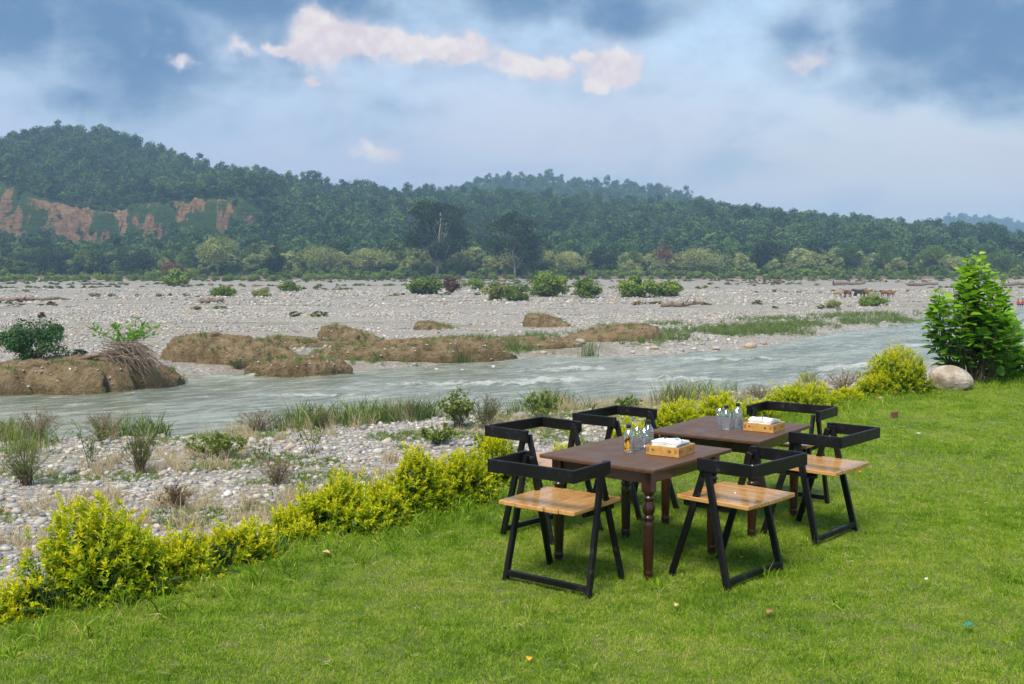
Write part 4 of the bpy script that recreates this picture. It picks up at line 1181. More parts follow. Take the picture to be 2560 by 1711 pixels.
def bottle(x, y, h, r, label, with_label=False, rz=0.0):
    t = empty('water_bottle', (x, y, TZ), rz)
    # ribbed body
    zs = [0, .006] + list(np.linspace(.014, h * .62, 33)) + [h * .66, h * .72, h * .78, h * .835, h * .86, h * .90]
    prof = [(0.0005, .0025), (r * .55, .001)]
    for z in zs:
        if z < .01: q = r * (.90 if z == 0 else .985)
        elif z <= h * .625: q = r * (1 - .045 * (0.5 + 0.5 * math.cos((z - .014) / (h * .62 - .014) * 2 * math.pi * 8)))
        else:
            u = (z - h * .62) / (h * .86 - h * .62)
            q = r * (1 - .62 * smooth(u)) if u < 1 else r * .38
        prof.append((float(q), z))
    prof[2] = (r * .90, 0.0)
    inner = [(max(.0004, q - .0011), z + (.0011 if z < .01 else 0)) for q, z in prof]
    full = prof + [(prof[-1][0] - .0011, prof[-1][1] + .0005)] + inner[::-1]
    MB().lathe(full, 28).build('body', M['pet'], t, True)
    fill = [(max(.0003, q - .0016), z + .0005) for q, z in inner if z < h * .74]
    fill = fill + [(.0003, fill[-1][1])]
    MB().lathe(fill, 28).build('water', M['wfill'], t, True)
    cr = r * .46
    MB().lathe([(.0003, h * .875), (cr * .98, h * .875), (cr, h * .882), (cr, h * .99), (cr * .93, h), (.0003, h)], 24).build('cap', M['cap'], t, True)
    if with_label:
        na = 9
        a = np.linspace(-1.15, -.15, na) - math.pi / 2 + .25
        zz = np.linspace(h * .08, h * .60, 5)
        A, Z = np.meshgrid(a, zz)
        rr = r + .0006
        i, j = np.meshgrid(np.arange(4), np.arange(na - 1), indexing='ij'); k = (i * na + j).ravel()
        MB().add(np.stack([rr * np.cos(A), rr * np.sin(A), Z], -1).reshape(-1, 3), np.stack([k, k + 1, k + na + 1, k + na], 1)).build('paper_label', M['label'], t, True)
    return tag(t, label, 'bottle', 'water bottles on the tables')
def tumbler(x, y, h, r, label):
    prof = [(.0004, .0), (r * .84, .0), (r * .90, .003), (r * .93, h * .3), (r, h), (r - .0012, h + .0006), (r - .0024, h), (r * .90 - .003, h * .40), (r * .82 - .003, h * .27), (r * .55, h * .215), (.0004, h * .2)]
    mb = MB().lathe(prof, 32)
    v = mb.v[0]; a = np.arctan2(v[:, 1], v[:, 0]); rad = np.hypot(v[:, 0], v[:, 1])
    k = 1 - .025 * (np.cos(a * 16) > 0) * ((rad > r * .88) & (v[:, 2] < h * .93))
    v[:, :2] *= k[:, None]
    o = mb.build('drinking_glass', M['glass'], None, True, (x, y, TZ))
    return tag(o, label, 'glass', 'clear tumblers on the tables')
bottle(.732, 6.723, .178, .0355, 'clear water bottle with yellow label and black cap on the nearer table', True)
bottle(.879, 6.915, .178, .0355, 'clear water bottle with black cap behind the tumblers on the nearer table', False, 1.0)
tumbler(.793, 6.825, .142, .0275, 'empty clear tumbler between the two bottles, farther of two on the nearer table')
tumbler(.832, 6.762, .142, .0285, 'empty clear tumbler beside the napkin tray on the nearer table')
bottle(1.527, 7.659, .176, .0355, 'clear water bottle with black cap in front on the farther table', False, .6)
bottle(1.636, 7.785, .176, .0355, 'clear water bottle standing behind a tumbler on the farther table', False, 2.0)
tumbler(1.500, 7.766, .140, .0275, 'empty clear tumbler behind the front bottle on the farther table')
tumbler(1.606, 7.690, .140, .0285, 'empty clear tumbler close to the tray on the farther table')

def tray_mat():
    m, nt, out = new_mat('printed_tray_wood')
    v = nt.n('ShaderNodeTexCoord').outputs['Object']
    n1 = nt.noise(nt.vm('MULTIPLY', v, (1, 1, 0.7)), 34, 6, .65)
    n2 = nt.noise(v, 110, 4, .6)
    c = nt.mix(nt.mr(n1, .3, .7), (0.62, 0.36, 0.10), (0.46, 0.23, 0.055))
    c = nt.mix(nt.mr(n1, .60, .72, 0, .55), c, (0.16, 0.07, 0.02))
    c = nt.mix(nt.mr(n2, .62, .75, 0, .5), c, (0.12, 0.06, 0.02))
    b = nt.n('ShaderNodeBsdfPrincipled', {'Base Color': c, 'Roughness': .4})
    nt.t.links.new(b.outputs[0], out.inputs[0])
    return m
M['tray'] = tray_mat()
M['tray_print'] = plain_mat('dark_print', (0.022, 0.024, 0.022), .6, (0.05, 0.055, 0.045), 90)
M['letter_print'] = plain_mat('brown_print', (0.13, 0.05, 0.025), .6)
def butterfly(s):
    """two pairs of wings, flat print"""
    pts = []; f = []
    for sg in (-1, 1):
        b = len(pts)
        pts += [(0, .1), (sg * .35, .75), (sg * .95, .95), (sg * .85, .25), (0, .0), (sg * .6, -.15), (sg * .65, -.75), (sg * .22, -.7)]
        q = [(b, b + 1, b + 2, b + 3), (b + 4, b + 3, b + 5, b + 0), (b + 4, b + 5, b + 6, b + 7)]
        f += q if sg < 0 else [tuple(reversed(a)) for a in q]
    return np.array(pts) * s, f
def tray(x, y, rz, lx, ly, h, label, seed, lift):
    t = empty('napkin_tray', (x, y, TZ), rz)
    th = .007; pan = {}
    MB().box((0, 0, .004), (lx - 2 * th - .001, ly - 2 * th - .001, .006)).build('base', M['tray'], t)
    for s in (-1, 1):
        pan[0 if s < 0 else 2] = MB().box((0, s * (ly / 2 - th / 2), h / 2 + .0005), (lx, th, h), None, 0, .5, .0012).build('side_panel', M['tray'], t)
        pan[1 if s > 0 else 3] = MB().box((s * (lx / 2 - th / 2), 0, h / 2 + .0005), (th, ly - 2 * th - .0006, h), None, 0, .5, .0012).build('side_panel', M['tray'], t)
    rng = np.random.default_rng(seed)
    # printed butterflies on the four faces, and framed letter marks near the corners
    for face in range(4):
        L = lx if face % 2 == 0 else ly
        off = (ly if face % 2 == 0 else lx) / 2 + .0007
        pieces = []
        for u, zc, s in ((-.30, .56, .0085), (.22, .52, .0105)):
            p, f = butterfly(s)
            a = rng.uniform(-.7, .7); c_, s_ = math.cos(a), math.sin(a)
            p = p @ np.array([[c_, s_], [-s_, c_]])
            mb = MB().add(np.column_stack([p[:, 0] + u * L, np.full(len(p), -off), p[:, 1] + h * zc]), f)
            pieces.append((mb, 'tray_print', 'butterfly_print'))
        for u in (-.44, .40):
            ml = MB(); pieces.append((ml, 'letter_print', 'framed_print'))
            for (dx, dz, wx, wz) in ((-.007, 0, .0016, .022), (.007, 0, .0016, .022), (0, .011, .0155, .0016), (0, -.011, .0155, .0016), (0, -.002, .004, .014), (.002, .004, .006, .003)):
                q = np.array([(-wx / 2, -wz / 2), (wx / 2, -wz / 2), (wx / 2, wz / 2), (-wx / 2, wz / 2)]) + (dx + u * L, dz + h * .55)
                ml.add(np.column_stack([q[:, 0], np.full(4, -off - .0002), q[:, 1]]), [(0, 1, 2, 3)])
        for m_, mt, nm in pieces:
            a = face * math.pi / 2; c_, s_ = math.cos(a), math.sin(a)
            m_.v = [v @ np.array([[c_, s_, 0], [-s_, c_, 0], [0, 0, 1]]) for v in m_.v]
            m_.build(nm, M[mt], pan[face])
    tag(t, label, 'tray', 'printed wooden napkin trays')
def napkins(x, y, rz, h, label, seed, wave, teal):
    t = empty('napkin_stack', (x, y, TZ + .0072), rz)
    rng = np.random.default_rng(seed)
    n = 9; z = 0
    mb = MB()
    for k in range(n):
        th = (h - .004) / n
        g = 14
        u = np.linspace(-.5, .5, g); U, V = np.meshgrid(u, u)
        sx, sy = .178 + rng.normal(0, .003), .168 + rng.normal(0, .003)
        amp = (k / n) ** 2
        Zt = z + th * .93 + amp * (wave * np.cos(U * 5.2 + 0.5) * .5 + .0035 * np.sin(V * 9 + k)) 
        ox, oy = rng.normal(0, .0025, 2)
        Xp = U * sx + ox; Yp = V * sy + oy
        top = np.stack([Xp, Yp, Zt], -1).reshape(-1, 3)
        bot = top - [0, 0, th * .80]
        i, j = np.meshgrid(np.arange(g - 1), np.arange(g - 1), indexing='ij'); a = (i * g + j).ravel()
        f = np.stack([a, a + 1, a + g + 1, a + g], 1)
        ring = np.concatenate([np.arange(g), np.arange(1, g) * g + g - 1, (g - 1) * g + np.arange(g - 2, -1, -1), np.arange(g - 2, 0, -1) * g])
        r2 = np.roll(ring, -1); o_ = g * g
        side = np.stack([ring + o_, r2 + o_, r2, ring], 1)
        mb.add(np.concatenate([top, bot]), np.concatenate([f, f[:, ::-1] + o_, side]))
        z += th
    mb.build('napkin_layers', M['napkin'], t)
    zt = h + wave * .3
    if teal:
        a = np.linspace(0, 2 * np.pi, 11)[:-1]
        p = np.stack([.022 * np.cos(a) * (1 + .2 * np.sin(3 * a)) + .028, .013 * np.sin(a) - .03, np.full(10, zt + .0042)], 1)
        MB().add(np.vstack([p, p + [0, 0, .0008]]), [(i, (i + 1) % 10, (i + 1) % 10 + 10, i + 10) for i in range(10)]).add(p + [0, 0, .0008], [(0, i, i + 1) for i in range(1, 9)]).build('printed_mark', M['teal'], t)
    return tag(t, label, 'napkins', 'stacks of white paper napkins')
def cord(pts, label, bead):
    p = np.array(pts, float)
    # smooth the path with a Catmull-Rom pass
    q = []
    pp = np.vstack([2 * p[0] - p[1], p, 2 * p[-1] - p[-2]])
    for i in range(1, len(pp) - 2):
        for u in np.linspace(0, 1, 8, endpoint=False):
            q.append(.5 * ((2 * pp[i]) + (-pp[i - 1] + pp[i + 1]) * u + (2 * pp[i - 1] - 5 * pp[i] + 4 * pp[i + 1] - pp[i + 2]) * u * u + (-pp[i - 1] + 3 * pp[i] - 3 * pp[i + 1] + pp[i + 2]) * u ** 3))
    q.append(p[-1])
    t = empty('black_cord', tuple(p[0]))
    MB().tube(np.array(q) - p[0], .0018, 7).build('strand', M['cord'], t, True)
    MB().lathe([(.0003, -.007), (.006, -.006), (.0085, 0), (.006, .006), (.0003, .007)], 12).build('end_bead', M['cord'], t, True)
    return tag(t, label, 'cord')
tray(.990, 6.690, .955, .226, .224, .060, 'printed wooden tray with butterflies holding napkins on the nearer table', 3, 0)
napkins(.990, 6.690, .955, .082, 'stack of white paper napkins with a teal mark in the nearer tray', 8, .006, True)
tray(1.797, 7.650, .930, .206, .226, .058, 'printed wooden tray with butterflies holding napkins on the farther table', 4, 0)
napkins(1.797, 7.650, .930, .082, 'wavy stack of white paper napkins in the tray on the farther table', 9, .022, False)
cord([(.955, 6.690, TZ + .101), (.985, 6.660, TZ + .108), (1.015, 6.640, TZ + .113), (1.045, 6.628, TZ + .100), (1.058, 6.628, TZ + .068)], 'thin black cord with a bead lying over the napkins of the nearer tray', 1)
cord([(1.815, 7.640, TZ + .103), (1.790, 7.615, TZ + .115), (1.772, 7.590, TZ + .100), (1.760, 7.566, TZ + .075)], 'thin black cord hooked over the napkins of the farther tray', 1)
# ------------------------------------------------------------------ grass of the lawn
def in_view(x, y, mrg=1.12, add=.6): return np.abs(x) < y * .473 * mrg + add
lawn_kinds = [(blade_clump(400 + i, 44, .062, .011, .026 + .006 * (i % 3), .0026, .9, .46, .20, .07 + .08 * (i == 4)), [M['grass']]) for i in range(6)]
def lawn_points(n, yr, seed):
    rng = np.random.default_rng(seed)
    y = rng.uniform(*yr, n); x = rng.uniform(-9, 12, n)
    k = in_view(x, y) & (y < edge_y(x) + .25)
    return x[k], y[k], rng
def sow(name, kinds, n, yr, seed, s, parent, kidx=None, extra=None):
    x, y, rng = lawn_points(n, yr, seed)
    if extra is not None:
        k = extra(x, y, rng); x = x[k]; y = y[k]
    n = len(x)
    sc = rng.uniform(*s, n) * (1 + .5 * fbm(x * 1.1, y * 1.1, 71, 3))
    rot = np.stack([rng.normal(0, .12, n), rng.normal(0, .12, n), rng.uniform(0, 6.28, n)], 1)
    o = scatter(name, kinds, np.stack([x, y, lawn_z(x, y)], 1), rot, np.stack([sc, sc, sc * rng.uniform(.8, 1.25, n)], 1), rng.integers(0, len(kinds), n), parent)
    return tag(o, None, None, None, 'stuff')
sow('grass', lawn_kinds, 105000, (3.6, 8.5), 81, (.75, 1.2), lawn)
sow('grass', lawn_kinds, 72000, (8.5, 17.5), 82, (1.0, 1.6), lawn)
# ranker tufts and stolons
tall_kinds = [(blade_clump(420 + i, 16, .05, .05, .12, .0042, .8, .40, .2, .08), [M['grass']]) for i in range(4)]
def near_hedge(x, y, rng):
    d = (edge_y(x) - y) * .68
    return rng.random(len(x)) < np.where(d < .9, .55 * np.clip(1 - d / 1.0, 0, 1), .0) + np.where(fbm(x * .8, y * .8, 87, 3) > .14, .010, .001)
sow('grass', tall_kinds, 60000, (3.6, 17.5), 83, (.7, 1.5), lawn, None, near_hedge)
straw_kinds = []
for i in range(5):
    rng = np.random.default_rng(440 + i); mb = MB()
    for k in range(rng.integers(2, 6)):
        a = rng.uniform(0, 6.28); L = rng.uniform(.02, .07)
        p0 = np.array([rng.normal(0, .012), rng.normal(0, .012), .022 + rng.uniform(0, .01)])
        d = np.array([math.cos(a), math.sin(a), rng.normal(.12, .2)])
        mb.tube([p0, p0 + d * L * .5 + rng.normal(0, .006, 3), p0 + d * L + rng.normal(0, .006, 3)], [.0013, .0015, .0007], 3, 0, rng.uniform(.75, 1))
    straw_kinds.append((mb.mesh('straw_kind'), [M['dry']]))
sow('dry_straw', straw_kinds, 9000, (3.6, 15), 84, (.45, .95), lawn, None, lambda x, y, r: r.random(len(x)) < .15 + .9 * np.clip(fbm(x * .9, y * .9, 88, 3) + .05, 0, 1))

# ------------------------------------------------------------------ hedge of golden shrubs along the lawn edge
def hedge_bush(x, y, h, wd, seed, label, mat='hedge', dens=1.0, leaf=.037, sparse=0.0, tmax=1.0):
    rng = np.random.default_rng(seed)
    t = empty('hedge_shrub', (x, y, float(lawn_z(x, y)) - .02))
    ns = int(1500 * wd * (h + .3) * dens) + 120
    # shoot tips over an irregular dome, some inside
    u = unit(rng.normal(size=(ns, 3))); u[:, 2] = np.abs(u[:, 2]) * 1.15 - .18
    lob = 1 + .55 * fbm(u[:, 0] * 2.1 + seed, u[:, 1] * 2.1 + u[:, 2], seed, 3) + .18 * fbm(u[:, 0] * 6 + seed, u[:, 1] * 6 + u[:, 2] * 4, seed + 4, 2)
    rad = np.where(rng.random(ns) < .72, rng.uniform(.78, 1.08, ns), rng.uniform(.35, .8, ns)) * lob
    T = u * rad[:, None] * np.array([wd / 2, wd / 2 * .85, h * .86])
    T[:, 2] = np.maximum(T[:, 2] + h * .10, .04)
    spike = rng.random(ns) < .06
    T[spike, 2] += rng.uniform(.04, .14, spike.sum()) * (u[spike, 2] > .2)
    outd = unit(T - np.array([0, 0, h * .25]))
    SD = unit(outd * .8 + np.array([0, 0, .42]) + rng.normal(0, .36, (ns, 3)))
    nl = 13
    SL = rng.uniform(.05, .12, ns)
    q = np.tile(np.linspace(0, 1, nl), (ns, 1))
    P = T[:, None] - SD[:, None] * (SL[:, None] * (1 - q))[..., None]
    phase = rng.uniform(0, 6.28, ns)[:, None] + np.arange(nl)[None] * 2.4
    A = unit(np.cross(SD, np.array([.2, .3, .9]) + rng.normal(0, .05, (ns, 3)))); Bv = np.cross(SD, A)
    side = np.cos(phase)[..., None] * A[:, None] + np.sin(phase)[..., None] * Bv[:, None]
    D = unit(side * (1.05 - .75 * q)[..., None] + SD[:, None] * (.35 + .8 * q)[..., None] + rng.normal(0, .15, (ns, nl, 3)))
    N = unit(SD[:, None] - side * .25 + np.array([0, 0, .55]))
    L = leaf * (1.0 - .35 * q ** 3) * rng.uniform(.75, 1.25, (ns, nl))
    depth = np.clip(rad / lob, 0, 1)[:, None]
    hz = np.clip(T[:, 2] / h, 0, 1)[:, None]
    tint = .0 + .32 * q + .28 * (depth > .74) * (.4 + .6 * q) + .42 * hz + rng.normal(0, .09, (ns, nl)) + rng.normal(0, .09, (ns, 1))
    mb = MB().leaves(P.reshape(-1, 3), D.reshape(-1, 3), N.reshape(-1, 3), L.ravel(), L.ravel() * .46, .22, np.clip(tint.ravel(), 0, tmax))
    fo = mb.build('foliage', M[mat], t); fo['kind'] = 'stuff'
    mb = MB()
    for k in rng.permutation(ns)[:min(70, ns)]:
        b = np.array([rng.normal(0, wd * .10), rng.normal(0, wd * .08), -.03])
        m_ = b * .4 + (T[k] - SD[k] * SL[k]) * .6 + rng.normal(0, .02, 3)
        mb.tube([b, m_, T[k] - SD[k] * SL[k], T[k]], [.006, .004, .0025, .0012], 4)
    st = mb.build('stems', M['twig'], t); st['kind'] = 'stuff'
    return tag(t, label, 'shrub', 'golden shrubs along the lawn edge')
for args in [(-2.684, 5.636, 0.318, 0.515, 500, 'yellow shrub cut off by the frame edge at the hedge end'),
 (-2.345, 6.009, 0.652, 0.855, 501, 'largest yellow green shrub of the hedge, nearest the camera'),
 (-1.997, 6.377, 0.36, 0.522, 502, 'low yellow shrub next to the largest hedge shrub'),
 (-1.733, 6.742, 0.325, 0.488, 503, 'small yellow shrub between two larger hedge shrubs'),
 (-1.521, 7.227, 0.455, 0.523, 504, 'leafy shoulder shrub joined to the wide yellow one'),
 (-1.21, 7.535, 0.492, 0.83, 505, 'wide dense yellow shrub in the middle of the hedge'),
 (-0.738, 8.041, 0.491, 0.506, 506, 'upright yellow shrub with a gap on either side'),
 (-0.414, 8.377, 0.398, 0.567, 507, 'yellow shrub just before the first chair'),
 (-0.118, 8.886, 0.469, 0.475, 508, 'yellow shrub partly behind the chair beside the hedge'),
 (1.765, 11.552, 0.437, 0.782, 509, 'yellow green shrub showing between the tables, nearest the tall grass'),
 (2.387, 12.232, 0.412, 0.711, 510, 'yellow shrub directly behind the bottles of the farther table'),
 (3.737, 13.74, 0.456, 0.996, 511, 'yellow shrub behind the chair that faces the camera'),
 (5.56, 15.558, 0.661, 0.98, 512, 'bright golden rounded shrub next to the boulder'),
 (5.222, 15.329, 0.389, 0.671, 513, 'low golden shrub in front of the bright rounded one'),
 (-2.18, 6.188, 0.364, 0.449, 514, 'low yellow shrub tucked between the largest and the next hedge shrub'),
 (-0.94, 7.682, 0.307, 0.41, 515, 'low yellow shrub filling beside the wide one'),
 (-0.57, 8.147, 0.293, 0.356, 516, 'low yellow shrub between two upright hedge shrubs'),
 (2.96, 12.905, 0.326, 0.689, 517, 'low yellow shrub behind the far end of the farther table'),
 (0.503, 9.836, 0.27, 0.478, 518, 'small yellow shrub half hidden under the near table'),
 (1.143, 10.627, 0.292, 0.465, 519, 'sparse yellow shrub seen under the farther chair rail'),
 (4.525, 14.47, 0.214, 0.494, 520, 'tiny yellow shrub between the two golden groups')]:
    hedge_bush(*args)
# dark feathery weeds growing through the hedge foot
def fern_weed(x, y, h, wd, seed, label):
    rng = np.random.default_rng(seed)
    z0 = float(lawn_z(x, y))
    t = empty('feathery_weed', (x, y, z0 - .02))
    mb = MB(); ms = MB()
    for k in range(46):
        a = rng.uniform(0, 6.28); el_ = rng.uniform(.35, 1.3); L = h * rng.uniform(.6, 1.15)
        d = np.array([math.cos(a) * math.cos(el_) * wd / h * .6, math.sin(a) * math.cos(el_) * wd / h * .6, math.sin(el_)])
        b = np.array([rng.normal(0, wd * .16), rng.normal(0, wd * .12), 0])
        path = np.array([b + d * L * s_ - np.array([0, 0, .28 * L * s_ ** 2]) for s_ in np.linspace(0, 1, 6)])
        ms.tube(path, np.linspace(.003, .001, 6), 4)
        nn = 22
        s_ = np.linspace(.25, 1, nn); P = np.stack([np.interp(s_ * 5, np.arange(6), path[:, c]) for c in range(3)], 1)
        fw = unit(np.gradient(P, axis=0)); sd = unit(np.cross(fw, [0, 0, 1]))
        for sg in (-1, 1):
            mb.leaves(P, sd * sg + fw * .5, np.tile([0, 0, 1.], (nn, 1)) + rng.normal(0, .2, (nn, 3)), .032 * (1.15 - s_ * .5), .012, .1, np.clip(rng.normal(.35, .15, nn), 0, 1))
    fo = mb.build('fronds', M['weed'], t); fo['kind'] = 'stuff'
    ms.build('stems', M['twig'], t)['kind'] = 'stuff'
    tag(t, label, 'weed', 'feathery weeds at the hedge foot')
for args in [(-2.247, 5.935, 0.312, 0.456, 540, 'dark feathery weed growing through the largest hedge shrub'),
 (-1.855, 6.505, 0.276, 0.342, 541, 'feathery weed beside the small hedge shrub'),
 (-1.583, 6.967, 0.268, 0.253, 542, 'feathery weed between the small and the wide shrub'),
 (-2.534, 5.667, 0.252, 0.275, 543, 'feathery weed near the frame edge of the hedge')]:
    fern_weed(*args)

# ------------------------------------------------------------------ broad-leaved shrub by the boulder
def broad_leaf(seed, sub=True):
    rng = np.random.default_rng(seed)
    ys = np.array([0, .12, .32, .55, .78, 1.0]); ws = np.array([.02, .30, .46, .40, .22, 0.0])
    v = []; f = []
    for y_, w_ in zip(ys, ws):
        dr = -.20 * y_ ** 2
        for s in (-1, 0, 1):
            v.append((s * w_, y_, dr + abs(s) * w_ * .28 + .02 * math.sin(9 * y_) * abs(s)))
    for i in range(5):
        for j in range(2):
            a = i * 3 + j; f.append((a, a + 1, a + 4, a + 3))
    return np.array(v), np.array(f)
LV, LF = broad_leaf(0)
def leaf_mesh(t):
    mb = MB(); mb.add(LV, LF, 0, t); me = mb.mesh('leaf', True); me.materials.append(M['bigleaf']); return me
leaf_mesh_kinds = [leaf_mesh(t) for t in (.15, .3, .42, .55, .68, .8, .95)]
def broad_shrub(x, y, h, wd, seed, label, nstem, nleaf_obj, leaf_len):
    rng = np.random.default_rng(seed)
    z0 = float(lawn_z(x, y))
    t = empty('broad_leaved_shrub', (x, y, z0))
    ms = MB(); LP = []; LD = []; LL = []; LT = []
    for k in range(nstem):
        a = rng.uniform(0, 6.28); rr = rng.random() ** .6
        hh = h * (1.0 - .48 * rr ** 1.3) * rng.uniform(.86, 1.02)
        if k == 0: rr = .05; hh = h
        tipx, tipy = math.cos(a) * rr * wd * .50, math.sin(a) * rr * wd * .42
        b = np.array([math.cos(a) * .16 * rr + rng.normal(0, .05), math.sin(a) * .14 * rr + rng.normal(0, .05), -.04])
        tip = np.array([tipx, tipy, hh])
        s_ = np.linspace(0, 1, 9)[:, None]
        path = b + (tip - b) * s_ ** np.array([[1.0, 1.0, .85]]) + np.concatenate([np.zeros((1, 3)), rng.normal(0, .018, (8, 3))])
        path[:, 0] += np.sin(s_[:, 0] * 3.14) * tipx * .28; path[:, 1] += np.sin(s_[:, 0] * 3.14) * tipy * .28
        ms.tube(path, np.linspace(.013, .003, 9) * (1.3 - .5 * rr), 6)
        nn = int(38 * hh / h * rng.uniform(.8, 1.2))
        for i in range(nn):
            q = .16 + .84 * (i + rng.random()) / nn
            if q < .3 and rng.random() < .5: continue
            p = np.array([np.interp(q * 8, np.arange(9), path[:, c]) for c in range(3)])
            th = i * 2.4 + rng.uniform(0, .8)
            up = .25 + .5 * q ** 4
            d = np.array([math.cos(th), math.sin(th), up + rng.normal(0, .22)])
            tw = rng.uniform(.03, .10) * (1.2 - q * .6)
            LP.append(p + unit(d) * tw); LD.append(unit(d)); LL.append(leaf_len * rng.uniform(.65, 1.2) * (1 - .40 * q ** 6))
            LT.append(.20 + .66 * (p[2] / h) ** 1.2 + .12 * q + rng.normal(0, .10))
            ms.tube([p, p + unit(d) * tw], [.002, .0015], 3)
    ms.build('stems', M['twig'], t)['kind'] = 'stuff'
    LP = np.array(LP); LD = np.array(LD); LL = np.array(LL); LT = np.clip(np.array(LT), 0.03, 1)
    order = np.argsort(LP[:, 1] - 1.2 * LL)            # the ones facing the lawn show largest
    objs = order[:nleaf_obj]; rest = order[nleaf_obj:]
    def frame(d):
        n0 = np.array([0, 0, 1.0]) + rng.normal(0, .28, 3)
        s_ = np.cross(d, n0); s_ /= np.linalg.norm(s_); n0 = np.cross(s_, d)
        return np.stack([s_, d, n0], 1)
    for i in objs:
        k = int(np.argmin(np.abs(np.array((.15, .3, .42, .55, .68, .8, .95)) - LT[i])))
        o = bpy.data.objects.new('leaf', leaf_mesh_kinds[k]); COL.objects.link(o); o.parent = t
        mt = Matrix(frame(LD[i]).tolist()).to_4x4(); mt.translation = Vector(LP[i])
        o.matrix_local = mt @ Matrix.Diagonal((LL[i], LL[i], LL[i], 1))
    mb = MB()
    for i in rest:
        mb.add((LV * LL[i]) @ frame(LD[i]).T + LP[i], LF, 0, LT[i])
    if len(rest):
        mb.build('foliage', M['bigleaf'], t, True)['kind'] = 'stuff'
    return tag(t, label, 'shrub')
for args in [(7.079, 16.665, 2.032, 1.419, 3, 'tall bright green broad-leaved shrub behind the boulder', 62, 295, 0.165),
 (7.946, 17.426, 1.551, 0.877, 4, 'second broad-leaved shrub cut by the frame edge beside the tall one', 22, 60, 0.19),
 (6.474, 17.426, 0.607, 0.405, 5, 'small broad-leaved sprout between the golden shrub and the boulder', 9, 40, 0.16)]:
    broad_shrub(*args)

# ------------------------------------------------------------------ boulder on the lawn
def boulder_mat():
    m, nt, out = new_mat('pale_boulder')
    v = nt.n('ShaderNodeTexCoord').outputs['Object']
    n1 = nt.noise(v, 5.5, 8, .7, .5); n2 = nt.noise(v, 26, 7, .75)
    band = nt.noise(nt.vm('MULTIPLY', v, (1, 1, 3.5)), 4.0, 5, .6, .8)
    c = nt.mix(nt.mr(n1, .35, .65), (0.36, 0.28, 0.20), (0.56, 0.51, 0.44))
    c = nt.mix(nt.mr(band, .58, .72, 0, .6), c, (0.24, 0.17, 0.11))
    c = nt.mix(nt.mr(n2, .58, .75, 0, .5), c, (0.25, 0.21, 0.17))
    b = nt.n('ShaderNodeBsdfPrincipled', {'Base Color': c, 'Roughness': .8})
    bp = nt.n('ShaderNodeBump', {'Strength': .9, 'Distance': .06, 'Height': nt.m('ADD', nt.m('ADD', n1, nt.m('MULTIPLY', band, .6)), nt.m('MULTIPLY', n2, .35))})
    nt.t.links.new(bp.outputs[0], b.inputs['Normal'])
    nt.t.links.new(b.outputs[0], out.inputs[0])
    return m
M['boulder'] = boulder_mat()
def boulder(x, y, wd, h):
    bm = bmesh.new(); bmesh.ops.create_icosphere(bm, subdivisions=4, radius=1)
    tilt = Matrix.Rotation(R(32), 3, 'Y')
    for v in bm.verts:
        d = np.array(v.co)
        f = 1 + .10 * math.sin(2.1 * d[0] + 1.3 * d[1]) + .06 * math.sin(4.3 * d[2] - 2 * d[0]) + .03 * math.sin(9 * d[1] + 5 * d[0])
        p = Vector((d[0] * wd * .56 * f, d[1] * wd * .42 * f, d[2] * h * .72 * f))
        p = tilt @ p
        if p.z < -.06: p.z = -.06 + (p.z + .06) * .3
        v.co = p
    me = bpy.data.meshes.new('boulder'); bm.to_mesh(me); bm.free()
    me.polygons.foreach_set('use_smooth', [True] * len(me.polygons))
    o = obj('boulder', me, M['boulder'], None, (x, y, float(lawn_z(x, y)) + h * .30), .15)
    return tag(o, 'large pale rounded boulder on the lawn beside the broad-leaved shrub', 'boulder')
boulder(*(6.447, 15.892, 0.584, 0.387))

# ------------------------------------------------------------------ bits lying on the lawn
M['brick_scrap'] = plain_mat('broken_brick', (0.16, 0.07, 0.05), .9, (0.07, 0.04, 0.03), 30, .6)
M['chip'] = plain_mat('wood_chip', (0.55, 0.30, 0.14), .7, (0.38, 0.18, 0.07), 40)
M['paper'] = plain_mat('paper_scrap', (0.80, 0.80, 0.78), .8)
M['green_plastic'] = plain_mat('green_plastic', (0.0, 0.30, 0.20), .35)
M['peel'] = plain_mat('orange_peel', (0.75, 0.25, 0.015), .5, (0.55, 0.16, 0.01), 60)
M['brown_leaf'] = plain_mat('brown_leaf', (0.36, 0.19, 0.07), .7, (0.2, 0.1, 0.04), 60)
M['tan_leaf'] = plain_mat('tan_leaf', (0.62, 0.46, 0.25), .7, (0.45, 0.3, 0.14), 60)
M['gold_leaf'] = plain_mat('gold_leaf', (0.75, 0.42, 0.02), .5, (0.6, 0.25, 0.01), 60)
